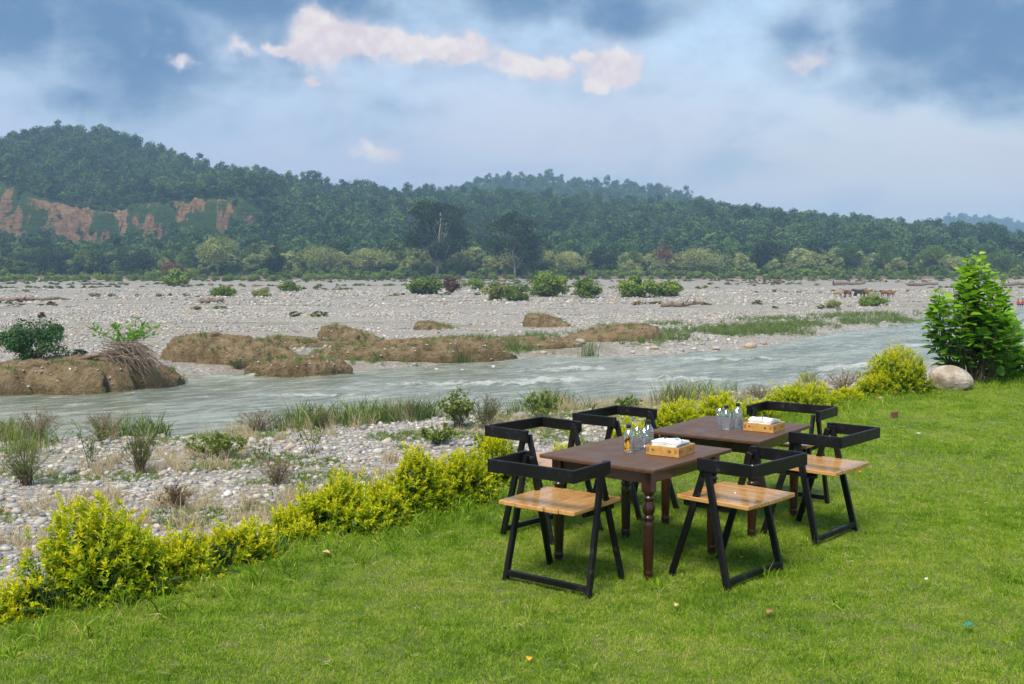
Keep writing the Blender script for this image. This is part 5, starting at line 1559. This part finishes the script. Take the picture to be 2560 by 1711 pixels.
def litter(name, x, y, kind, size, rz, mat, label, cat, z=.034, group=None):
    mb = MB(); s = size
    if kind == 'block':
        mb.box((0, 0, s * .42), (s * .8, s * .6, s), None, 0, .5, s * .08)
        mb.v[0][:, 0] += mb.v[0][:, 2] * .12; mb.v[0][::5] += .004
        z = -.01
    elif kind == 'chip':
        pts = np.array([(-.5, -.12), (-.2, -.16), (.25, -.12), (.5, -.02), (.3, .12), (-.15, .15), (-.45, .08)]) * s
        n = len(pts); zt = .08 * s + .1 * s * np.sin(np.arange(n) * 2.1)
        v = np.vstack([np.column_stack([pts, zt]), np.column_stack([pts * .9, zt - .09 * s])])
        mb.add(v, [(i, (i + 1) % n, (i + 1) % n + n, i + n) for i in range(n)]); mb.add(v[:n], [(0, i, i + 1) for i in range(1, n - 1)]); mb.add(v[n:], [(0, i + 1, i) for i in range(1, n - 1)])
    elif kind == 'leaf':
        u = np.linspace(0, 1, 7); wv = np.array([.02, .2, .3, .3, .22, .12, .0]) * s
        v = []
        for a, b in zip(u, wv):
            v += [((a - .5) * s, -b, .25 * b + .10 * s * math.sin(a * 3)), ((a - .5) * s, 0, .10 * s * math.sin(a * 3)), ((a - .5) * s, b, .5 * b + .10 * s * math.sin(a * 3))]
        f = [(i * 3 + j, i * 3 + j + 3, i * 3 + j + 4, i * 3 + j + 1) for i in range(6) for j in range(2)]
        mb.add(v, f)
    elif kind == 'scrap':
        rng = np.random.default_rng(int(size * 9999))
        g = 5; u = np.linspace(-.5, .5, g); U, V = np.meshgrid(u, u)
        Z = .28 * fbm(U * 3 + 5, V * 3, 7, 3) * 1.6
        v = np.stack([U * s * (1 + .4 * V), V * s * .6, Z * s + .02], -1).reshape(-1, 3)
        i, j = np.meshgrid(np.arange(g - 1), np.arange(g - 1), indexing='ij'); k = (i * g + j).ravel()
        mb.add(v, np.stack([k, k + 1, k + g + 1, k + g], 1))
    o = mb.build(name, M[mat], None, kind in ('leaf', 'scrap'), (x, y, float(lawn_z(x, y)) + z), rz)
    return tag(o, label, cat, group)
for args in [('brick_fragment', 4.573, 12.862, 'block', 0.095, 0.4, 'brick_scrap', 'small dark broken brick standing on the lawn near the boulder', 'brick'),
 ('wood_chip', 4.972, 14.598, 'chip', 0.13, 0.1, 'chip', 'pale orange wood chip on the grass below the golden shrub', 'wood chip'),
 ('paper_scrap', 4.321, 11.411, 'scrap', 0.05, 0.3, 'paper', 'tiny white paper scrap on the lawn below the boulder', 'paper'),
 ('paper_scrap', 2.395, 6.143, 'scrap', 0.028, 1.2, 'paper', 'small white paper triangle in the open grass', 'paper'),
 ('plastic_scrap', 2.291, 5.322, 'scrap', 0.05, 0.4, 'green_plastic', 'crumpled emerald green plastic scrap in the grass near the frame corner', 'plastic'),
 ('orange_peel', 1.439, 6.686, 'chip', 0.035, 0.2, 'peel', 'orange peel strip under the front chair', 'peel'),
 ('orange_peel', 3.038, 9.376, 'chip', 0.055, 0.1, 'peel', 'orange peel strip behind the chair nearest the open lawn', 'peel'),
 ('dead_leaf', 1.36, 5.573, 'leaf', 0.06, 0.6, 'brown_leaf', 'curled brown leaf in the grass in front of the front chair', 'leaf'),
 ('dead_leaf', 0.887, 5.7, 'leaf', 0.045, 0.8, 'tan_leaf', 'pale orange dead leaf in front of the nearest table leg', 'leaf'),
 ('fallen_leaf', 0.08, 4.927, 'leaf', 0.05, 1.5, 'gold_leaf', 'golden yellow leaf standing in the grass at the bottom edge', 'leaf'),
 ('dead_leaf', -1.178, 6.742, 'leaf', 0.065, -0.4, 'tan_leaf', 'cream coloured dead leaf on the lawn by the wide hedge shrub', 'leaf')]:
    litter(*args)

# ------------------------------------------------------------------ wild plants on the shingle
def wild(kind, x, y, h, wd, seed, label, mat=None, zb=None):
    rng = np.random.default_rng(seed)
    wd *= 1.25
    z0 = max(float(bed_z(x, y)), WATER_Z - .05) if zb is None else zb
    names = {'dry': 'dry_bush', 'leafy': 'leafy_plant', 'reed': 'reed_tuft', 'wiry': 'wiry_bush', 'tall': 'slender_weed', 'bush': 'green_bush'}
    cats = {'dry': 'bush', 'leafy': 'plant', 'reed': 'reeds', 'wiry': 'bush', 'tall': 'weed', 'bush': 'bush'}
    t = empty(names[kind], (x, y, z0 - .03))
    mb = MB(); ms = MB()
    if kind == 'reed':
        n = int(26 + 30 * wd)
        for k in range(n):
            a = rng.uniform(0, 6.28); b = np.array([rng.normal(0, wd * .22), rng.normal(0, wd * .15), 0])
            ln = rng.uniform(.05, .42); L = h * rng.uniform(.55, 1.1)
            path = np.array([b + np.array([math.cos(a) * ln * L * q ** 1.6, math.sin(a) * ln * L * q ** 1.6, L * q]) for q in (0, .35, .7, 1)])
            mb.tube(path, np.array([.011, .010, .007, .002]) * (.6 + h * .35), 3, 0, np.clip(rng.normal(.45, .22), 0, 1))
        mb.build('blades', M[mat or 'reed'], t)['kind'] = 'stuff'
    elif kind == 'bush':
        C = crown(mb, rng, h, wd, -h * .1, 26, int(2600 + 150 * wd) * (3 if y < 90 else 1), max(.05, wd * (.024 if y < 90 else .05)), shape=.6, clump_r=(.08, .24))
        mb.build('foliage', M[mat or 'tree_green'], t)['kind'] = 'stuff'
        for c in C: ms.tube([(0, 0, 0), c * .55 + rng.normal(0, .05, 3), c], [.02 * h, .012 * h, .004 * h], 4)
        ms.build('stems', M['twig'], t)['kind'] = 'stuff'
    else:
        nst = {'dry': 34, 'leafy': 24, 'wiry': 44, 'tall': 4}[kind]
        for k in range(nst):
            a = rng.uniform(0, 6.28); rr = rng.random() ** .5
            b = np.array([rng.normal(0, wd * .05), rng.normal(0, wd * .04), 0])
            hh = h * (1 - .45 * rr ** 2) * rng.uniform(.8, 1.05)
            tip = np.array([math.cos(a) * rr * wd * .5, math.sin(a) * rr * wd * .5, hh])
            if kind == 'wiry': tip[:2] *= .75
            path = np.array([b + (tip - b) * np.array([q ** 1.3, q ** 1.3, q]) for q in np.linspace(0, 1, 6)]) + rng.normal(0, .012 * h, (6, 3)) * np.linspace(0, 1, 6)[:, None]
            ms.tube(path, np.linspace(.010, .003, 6) * (.6 + .5 * h), 4)
            subs = {'dry': 9, 'leafy': 4, 'wiry': 2, 'tall': 7}[kind]
            tips = [(path[2], path[-1])]
            for s_ in range(subs):
                q = rng.uniform(.3, .95); p = np.array([np.interp(q * 5, np.arange(6), path[:, c]) for c in range(3)])
                d = unit(rng.normal(size=3) * np.array([1, 1, .5]) + np.array([0, 0, .8]))
                L = h * rng.uniform(.10, .24)
                ms.tube([p, p + d * L * .6 + rng.normal(0, .01, 3), p + d * L], [.004, .003, .0015], 3)
                tips.append((p, p + d * L))
            per = {'dry': 20, 'leafy': 13, 'wiry': 22, 'tall': 11}[kind]
            ls = {'dry': .024, 'leafy': .10, 'wiry': .06, 'tall': .07}[kind] * (.7 + .35 * h)
            for p0, p1 in tips:
                q = rng.uniform(.25, 1.05, per)[:, None]
                P = p0 + (p1 - p0) * q
                D = unit(rng.normal(size=(per, 3)) + unit(p1 - p0) * .7 + np.array([0, 0, .2 if kind != 'wiry' else .9]))
                N = unit(np.array([0, 0, 1.]) + rng.normal(0, .5, (per, 3)))
                Ls = ls * rng.uniform(.6, 1.3, per)
                mb.leaves(P, D, N, Ls, Ls * {'dry': .5, 'leafy': .62, 'wiry': .16, 'tall': .4}[kind], .15, np.clip(rng.normal(.5, .2, per), 0, 1))
        mb.build('foliage', M[mat or {'dry': 'dry', 'leafy': 'herb', 'wiry': 'olive', 'tall': 'herb'}[kind]], t)['kind'] = 'stuff'
        ms.build('stems', M['twig'], t)['kind'] = 'stuff'
    tag(t, label, cats[kind], 'wild plants on the river shingle')
for args in [('dry', -16.394, 37.033, 1.403, 1.642, 600, 'tan dry bush on the near shore at the frame edge', None),
 ('wiry', -13.12, 28.876, 1.362, 1.397, 601, 'green feathery shrub on pebbles at the frame edge below the dry bush', 'herb'),
 ('tall', -12.16, 30.866, 1.954, 0.871, 602, 'tall slender green weed leaning over the pebbles', None),
 ('dry', -14.381, 37.69, 1.14, 1.519, 603, 'greyish dry bush behind the tall slender weed', None),
 ('wiry', -10.607, 30.484, 1.389, 1.168, 604, 'wiry upright green bush on the pebbles', None),
 ('dry', -9.41, 39.701, 1.008, 1.601, 605, 'pinkish tan dry bush at the water edge beside reeds', None),
 ('reed', -8.649, 39.914, 0.821, 0.805, 606, 'dark green reeds bent beside the pinkish dry bush', None),
 ('leafy', -9.029, 32.925, 0.85, 1.726, 607, 'yellow green leafy plant sprawling on the shingle', None),
 ('tall', -6.311, 33.827, 1.5, 0.955, 608, 'slender brownish green weed in the middle of the shingle', None),
 ('dry', -7.07, 39.701, 0.88, 0.96, 609, 'thin straw coloured bush at the waterline', 'olive'),
 ('reed', -6.269, 41.355, 0.967, 1.0, 610, 'tallest reed tuft at the waterline', None),
 ('reed', -4.993, 41.937, 0.845, 0.845, 611, 'thin reed tuft next to the tallest one', None),
 ('dry', -3.962, 42.779, 0.914, 1.035, 612, 'brownish seed head weed at the waterline', 'olive'),
 ('leafy', -1.905, 39.701, 1.489, 1.601, 613, 'bright leafy bush above the hedge by the water', 'herb'),
 ('dry', -0.972, 39.179, 1.469, 1.185, 614, 'half dry bush beside the bright leafy bush', 'olive'),
 ('leafy', -2.453, 35.87, 0.723, 1.374, 615, 'low leafy plant in front of the bright leafy bush', None),
 ('leafy', 1.227, 41.937, 1.099, 1.606, 616, 'loose leafy weed at the waterline above the chair rail', None),
 ('reed', 0.123, 43.15, 0.818, 0.783, 617, 'small reeds between the leafy bush and the loose weed', None),
 ('reed', 6.767, 44.436, 1.379, 1.254, 618, 'tall pale grass tuft behind the farther table', 'olive'),
 ('leafy', 4.776, 44.042, 0.71, 1.243, 619, 'yellowing leafy plant above the farther chair rail', None),
 ('dry', 15.487, 50.437, 1.322, 1.83, 620, 'tan dry bush between the golden shrubs and the river', None),
 ('dry', 11.224, 48.791, 0.688, 1.377, 621, 'low brownish bush behind the farther table', None),
 ('dry', -8.115, 25.839, 0.677, 0.833, 622, 'reddish brown dry weed just beyond the hedge', 'rust'),
 ('dry', -6.316, 28.596, 0.807, 1.038, 623, 'pale straw coloured bush just beyond the hedge', None),
 ('reed', -15.859, 34.217, 1.104, 1.793, 624, 'grassy green tuft at the frame edge by the water', 'herb'),
 ('leafy', -0.888, 34.616, 0.558, 0.837, 625, 'small yellow flowered plant near the chair rail', None),
 ('tall', -7.555, 32.35, 0.783, 0.522, 626, 'short weed among the pebbles beyond the straw bush', None),
 ('bush', -25.127, 56.791, 2.335, 4.121, 627, 'fine leaved green bush on the largest mound at the frame edge', 'weed', -3.4),
 ('leafy', -22.26, 61.99, 1.949, 4.249, 628, 'bright broad-leaved bush over the root pile', 'bigleaf', -3.0),
 ('bush', -23.346, 58.349, 1.294, 1.059, 629, 'small dark bush hanging on the mound face', 'tree_dark', -3.9),
 ('wiry', -16.203, 63.72, 0.771, 1.541, 630, 'thin grass growing at the tall mound foot', 'reed'),
 ('reed', -6.366, 70.548, 1.195, 1.707, 631, 'pale grass tuft on the long ridge', None),
 ('reed', -3.307, 69.258, 1.145, 1.396, 632, 'dark grass tuft on the long ridge', None),
 ('reed', -0.094, 77.316, 0.997, 2.182, 633, 'grassy tuft on the weedy bank', None),
 ('reed', 5.307, 74.109, 1.344, 1.195, 634, 'lone grass tuft standing in shallow water', None),
 ('bush', -17.338, 211.972, 3.418, 7.349, 635, 'round green bush on the far shingle beside a rusty one', 'scrub'),
 ('bush', -12.133, 218.208, 3.519, 4.223, 636, 'rusty red and green bush on the far shingle', 'rust'),
 ('bush', -8.766, 247.302, 2.493, 5.184, 637, 'small green bush just beyond the rusty one', 'scrub'),
 ('bush', -2.492, 176.623, 3.204, 4.7, 638, 'grey green bush at the water side of the bush row', 'tree_pale'),
 ('bush', 0.835, 172.511, 2.504, 4.59, 639, 'low green bush leaning on a heap of dead twigs', 'scrub'),
 ('bush', 6.688, 195.23, 4.093, 7.556, 640, 'largest bright green bush in the middle of the far shingle', 'scrub'),
 ('bush', 12.857, 185.462, 3.738, 5.383, 641, 'green bush with bare twigs after the largest one', 'scrub'),
 ('bush', 21.619, 190.221, 3.681, 7.976, 642, 'wide green bush at the end of the bush row', 'scrub'),
 ('bush', 28.482, 195.23, 2.912, 6.611, 643, 'last green bush of the row, trailing low', 'scrub'),
 ('bush', 51.404, 154.519, 1.62, 4.111, 644, 'low green bush in front of the grazing cattle', 'scrub'),
 ('bush', 43.966, 148.328, 1.196, 2.153, 645, 'tiny bush on the sand near the cattle', 'tree_pale'),
 ('bush', -94.249, 302.779, 4.516, 8.545, 646, 'dark green bush under the small reddish tree', 'scrub'),
 ('bush', -53.167, 200.51, 2.021, 4.85, 647, 'low dark bush on pale shingle', 'scrub'),
 ('bush', -45.083, 195.23, 1.574, 3.935, 648, 'low yellowish bush next to the low dark bush', 'tree_pale'),
 ('bush', -47.449, 231.848, 2.056, 4.674, 649, 'small upright bush below the narrow dark tree', 'scrub')]:
    wild(*args)

# fringe of grass on the far shore spit and between the stones (uncountable)
fringe_kinds = [(blade_clump(460 + i, 20, .22, .25, .70, .020, .35, .45, .22, .12), [M['reed']]) for i in range(5)]
rng = np.random.default_rng(95)
FX = []; 
for (ax, ay, bx_, by_, spread, n) in [(8.994, 83.323, 26.385, 99.421, 1.6, 900),
 (12.123, 91.744, 44.527, 120.304, 2.2, 1100),
 (23.75, 111.625, 51.672, 133.823, 2.0, 500),
 (-9.51, 68.504, 1.786, 77.463, 1.2, 420),
 (-6.88, 79.871, 4.573, 89.097, 1.2, 300),
 (-15.744, 63.42, -12.396, 67.601, 0.6, 60),
 (8.421, 100.717, 16.605, 106.256, 1.5, 160)]:
    q = rng.random(n); FX.append(np.stack([ax + (bx_ - ax) * q + rng.normal(0, spread * .6, n), ay + (by_ - ay) * q + rng.normal(0, spread, n)], 1))
FX = np.concatenate(FX); FX = FX[fbm(FX[:, 0] * .25, FX[:, 1] * .25, 97, 3) > -.10]
n = len(FX)
o = scatter('shore_grass', fringe_kinds, np.column_stack([FX, np.maximum(bed_z(FX[:, 0], FX[:, 1]), WATER_Z - .1)]), np.stack([rng.normal(0, .1, n), rng.normal(0, .1, n), rng.uniform(0, 6.28, n)], 1), rng.uniform(.4, 1.15, n), rng.integers(0, 5, n))
tag(o, 'thin yellow green grass fringing the far shore and spit', 'grass', None, 'stuff')
low_kinds = [(blade_clump(470 + i, 30, .20, .06, .20, .016, .8, .55, .22, .25), [M['reed']]) for i in range(4)]
n = 26000
x = rng.uniform(-24, 16, n); y = rng.uniform(20, 52, n)
k = (y < near_y(x) + .2) & (fbm(x * .28, y * .4, 99, 3) > .05) & (np.abs(x) < y * .54)
x = x[k]; y = y[k]; n = len(x)
o = scatter('bank_grass', low_kinds, np.column_stack([x, y, bed_z(x, y)]), np.stack([x * 0, x * 0, rng.uniform(0, 6.28, n)], 1), rng.uniform(.4, 1.2, n), rng.integers(0, 4, n))
tag(o, 'sparse low grass and herbs among the near shore pebbles', 'grass', None, 'stuff')

straw_tufts = [(blade_clump(490 + i, 46, .14, .16, .55, .010, .55, .86, .10, .45), [M['dry']]) for i in range(4)]
n = 3600
x = rng.uniform(-24, 16, n); y = rng.uniform(20, 52, n)
k = (y < near_y(x) + .3) & (fbm(x * .30, y * .45, 103, 3) > .06) & (np.abs(x) < y * .54)
x = x[k]; y = y[k]; n = len(x)
o = scatter('straw_grass', straw_tufts, np.column_stack([x, y, bed_z(x, y)]), np.stack([x * 0, x * 0, rng.uniform(0, 6.28, n)], 1), rng.uniform(.5, 1.4, n), rng.integers(0, 4, n))
tag(o, 'wispy straw coloured grass tufts on the near shingle', 'grass', None, 'stuff')
n = 1300
x = rng.uniform(-24, 16, n); y = near_y(x) - np.abs(rng.normal(0, 1.6, n)) + .3
k = fbm(x * .5, y * .2, 107, 3) > .05
x = x[k]; y = y[k]; n = len(x)
o = scatter('waterside_grass', fringe_kinds + straw_tufts, np.column_stack([x, y, np.maximum(bed_z(x, y), WATER_Z - .1)]), np.stack([rng.normal(0, .12, n), rng.normal(0, .12, n), rng.uniform(0, 6.28, n)], 1), rng.uniform(.7, 2.0, n), rng.integers(0, 9, n))
tag(o, 'tall wispy green and dry grass along the near waterline', 'grass', None, 'stuff')

# ------------------------------------------------------------------ driftwood
def root_pile(x, y, z, label):
    rng = np.random.default_rng(17)
    t = empty('uprooted_stump', (x, y, z))
    mb = MB()
    mb.tube([(-3.4, .5, .55), (-2.2, .3, .85), (-1.0, .1, 1.05), (.2, 0, 1.0)], [.10, .14, .20, .26], 9)
    mb.build('trunk', M['driftwood'], t, True)
    for k in range(130):
        a = rng.uniform(-1.3, 1.5); up = rng.uniform(-.2, 1.0)
        b = np.array([rng.uniform(-1.7, .7), rng.normal(-.1, .3), rng.uniform(.8, 1.75)])
        L = rng.uniform(1.2, 3.1)
        d = np.array([math.cos(a) * .8 + .3, -abs(math.sin(a)) * .5 - .15, up * .35])
        pts = []
        for q in np.linspace(0, 1, 6):
            pts.append(b + d * L * q + np.array([0, 0, -.75 * L * q ** 2 * rng.uniform(.75, 1.0)]) + rng.normal(0, .04, 3) * q)
        pts = np.array(pts); pts[:, 2] = np.maximum(pts[:, 2], -.85)
        r0 = rng.uniform(.012, .045)
        MB().tube(pts, np.linspace(r0, r0 * .3, 6), 5).build('root', M['driftwood'], t, True)
    t.scale = (.8, .8, .8)
    return tag(t, label, 'driftwood')
root_pile(*(-19.47, 54.62, -3.45, 'tangled grey brown uprooted stump with hanging roots on the mound'))
def log(x, y, L, r, rz, label, seed):
    rng = np.random.default_rng(seed)
    t = empty('drift_log', (x, y, float(bed_z(x, y)) + r * .7), rz)
    p = np.column_stack([np.linspace(-L / 2, L / 2, 8), rng.normal(0, L * .012, 8), rng.normal(0, r * .25, 8) + np.linspace(0, r * .5, 8)])
    MB().tube(p, np.linspace(r, r * .55, 8) * rng.uniform(.85, 1.15, 8), 9).build('trunk', M['driftwood'], t, True)
    for k in range(5):
        b = p[int(rng.integers(0, 8))]; d = unit(rng.normal(size=3) + np.array([0, 0, .8]))
        MB().tube([b, b + d * L * .10 + rng.normal(0, .05, 3), b + d * L * .2], [r * .4, r * .28, r * .1], 5).build('branch_stub', M['driftwood'], t, True)
    tag(t, label, 'log', 'drift logs on the shingle')
for args in [(22.851, 148.328, 4.904, 0.398, -0.1, 'grey drift log on sand below the bush row', 700),
 (94.127, 302.779, 9.155, 0.583, 0.1, 'flat drift log pile below the wood', 701),
 (112.563, 296.73, 7.895, 0.576, -0.2, 'dark drift log with a raised end beside the broad-leaved shrub', 702),
 (134.963, 290.917, 7.037, 0.569, 0.1, 'dark drift log beyond the shrub at the frame edge', 703),
 (-44.729, 161.247, 3.25, 0.413, 0.1, 'dark drift log on pale shingle', 704),
 (-77.053, 172.511, 9.737, 0.427, 0.05, 'line of brown drift wood at the frame edge', 705)]:
    log(*args)

# ------------------------------------------------------------------ cattle and people far off
def skin_mesh(name, verts, edges, radii, sub=2):
    me = bpy.data.meshes.new(name); me.from_pydata(verts, edges, []); me.update()
    o = bpy.data.objects.new(name, me); COL.objects.link(o)
    sk = o.modifiers.new('s', 'SKIN'); sk.use_smooth_shade = True
    for i, r_ in enumerate(radii):
        rr = (r_, r_) if isinstance(r_, (int, float)) else r_
        o.data.skin_vertices[0].data[i].radius = rr
    o.data.skin_vertices[0].data[0].use_root = True
    sd = o.modifiers.new('d', 'SUBSURF'); sd.levels = sub; sd.render_levels = sub
    bpy.context.view_layer.update()
    dg = bpy.context.evaluated_depsgraph_get()
    res = bpy.data.meshes.new_from_object(o.evaluated_get(dg))
    bpy.data.objects.remove(o)
    return res
cow_v = [(0, 0, 1.02), (-.55, 0, 1.06), (-.80, 0, 1.08), (.45, 0, 1.04), (.72, 0, 1.14), (.98, 0, 1.28), (1.20, 0, 1.30), (1.42, 0, 1.16),
         (.55, .20, .72), (.56, .20, .38), (.55, .20, .02), (.55, -.20, .72), (.62, -.20, .38), (.62, -.20, .02),
         (-.70, .21, .76), (-.80, .21, .42), (-.72, .21, .02), (-.70, -.21, .76), (-.72, -.21, .42), (-.62, -.21, .02),
         (-.98, 0, 1.05), (-1.04, 0, .62), (1.16, .20, 1.36), (1.16, -.20, 1.36)]
cow_e = [(0, 1), (1, 2), (0, 3), (3, 4), (4, 5), (5, 6), (6, 7), (3, 8), (8, 9), (9, 10), (3, 11), (11, 12), (12, 13), (1, 14), (14, 15), (15, 16), (1, 17), (17, 18), (18, 19), (2, 20), (20, 21), (6, 22), (6, 23)]
cow_r = [(.33, .36), (.30, .33), (.22, .24), (.30, .36), (.22, .26), (.16, .19), (.13, .16), (.09, .10), .12, .07, .055, .12, .07, .055, .15, .075, .055, .15, .075, .055, .05, .03, .05, .05]
cow_me = skin_mesh('cow_body', cow_v, cow_e, cow_r, 2)
for (x, y, rz, s, nm, colr, label) in [(58.21, 193.39, 0.2, 0.92, 'cream', (0.42, 0.3, 0.18), 'cream coloured cow at the end of the small herd'),
 (59.853, 193.39, 2.0, 1.0, 'brown', (0.16, 0.065, 0.03), 'reddish brown cow second in the herd'),
 (61.21, 193.39, 1.2, 0.62, 'dark', (0.02, 0.02, 0.02), 'black calf in the middle of the herd'),
 (62.067, 193.39, 3.0, 1.05, 'black', (0.025, 0.022, 0.02), 'large black cow in the herd'),
 (63.067, 193.39, 0.1, 1.0, 'tan', (0.22, 0.11, 0.05), 'tan cow touching the black one'),
 (66.709, 193.39, 0.3, 0.95, 'rusty', (0.22, 0.1, 0.045), 'rusty cow behind the low bush'),
 (67.709, 193.39, 0.4, 0.85, 'ochre', (0.25, 0.13, 0.06), 'ochre cow lying farthest along the herd')]:
    key = 'hide_' + nm
    if key not in M: M[key] = plain_mat(key, colr, .8, tuple(c_ * .6 for c_ in colr), 3)
    t = empty('cow', (x, y, float(bed_z(x, y))), rz)
    me = cow_me.copy(); ob = obj('body', me, M[key], t)
    mh = MB()
    for sg in (-1, 1): mh.tube([(1.17, sg * .09, 1.44), (1.19, sg * .19, 1.52), (1.2, sg * .2, 1.64)], [.03, .022, .006], 6)
    mh.build('horns', M['bark_pale'], t, True)
    t.scale = (s, s, s)
    tag(t, label, 'cow', 'cattle on the far shingle')
pv = [(0, 0, .20), (0, .01, .45), (0, .02, .62), (0, .03, .72), (0, .05, .84), (0, .06, .93),
      (.17, .02, .60), (.22, .12, .40), (.14, .30, .36), (-.17, .02, .60), (-.22, .12, .40), (-.14, .30, .36),
      (.10, .05, .17), (.14, .38, .34), (.13, .46, .02), (.13, .58, .02), (-.10, .05, .17), (-.14, .38, .34), (-.13, .46, .02), (-.13, .58, .02)]
pe = [(0, 1), (1, 2), (2, 3), (3, 4), (4, 5), (2, 6), (6, 7), (7, 8), (2, 9), (9, 10), (10, 11), (0, 12), (12, 13), (13, 14), (14, 15), (0, 16), (16, 17), (17, 18), (18, 19)]
pr = [(.15, .12), (.13, .10), (.14, .10), .055, (.085, .095), (.075, .085), .055, .042, .035, .055, .042, .035, .085, .065, .045, .035, .085, .065, .045, .035]
person_me = skin_mesh('person_body', pv, pe, pr, 2)
M['skin'] = plain_mat('skin', (0.23, 0.12, 0.07), .6)
M['trousers'] = plain_mat('dark_trousers', (0.03, 0.03, 0.04), .8)
M['hair'] = plain_mat('black_hair', (0.012, 0.010, 0.009), .6)
for (x, y, rz, nm, colr, label) in [(75.121, 160.719, -0.8, 'red', (0.62, 0.02, 0.02), 'person in a red top sitting by the water at the frame edge'),
 (75.833, 160.719, 2.4, 'crimson', (0.5, 0.015, 0.06), 'person in crimson clothes sitting beside the other at the frame edge')]:
    key = 'shirt_' + nm
    M[key] = plain_mat(key, colr, .8)
    t = empty('person', (x, y, max(float(bed_z(x, y)), WATER_Z + .1) + .05), rz)
    me = person_me.copy()
    ob = obj('body', me, [M['skin'], M[key], M['trousers']], t)
    for p in me.polygons:
        c_ = p.center
        if c_.z > .70: p.material_index = 0
        elif c_.y > .06 and abs(c_.x) < .19 and c_.z < .335 + .0: p.material_index = 2
        elif c_.z < .24: p.material_index = 2
        elif c_.y > .20: p.material_index = 0
        else: p.material_index = 1
    mh = MB(); a = np.linspace(0, 2 * np.pi, 12, endpoint=False)
    mh.lathe([(.094, -.02), (.100, .03), (.092, .075), (.06, .11), (.001, .122)], 14, (0, .035, .88))
    mh.build('hair', M['hair'], t, True)
    tag(t, label, 'person', 'people sitting by the water')
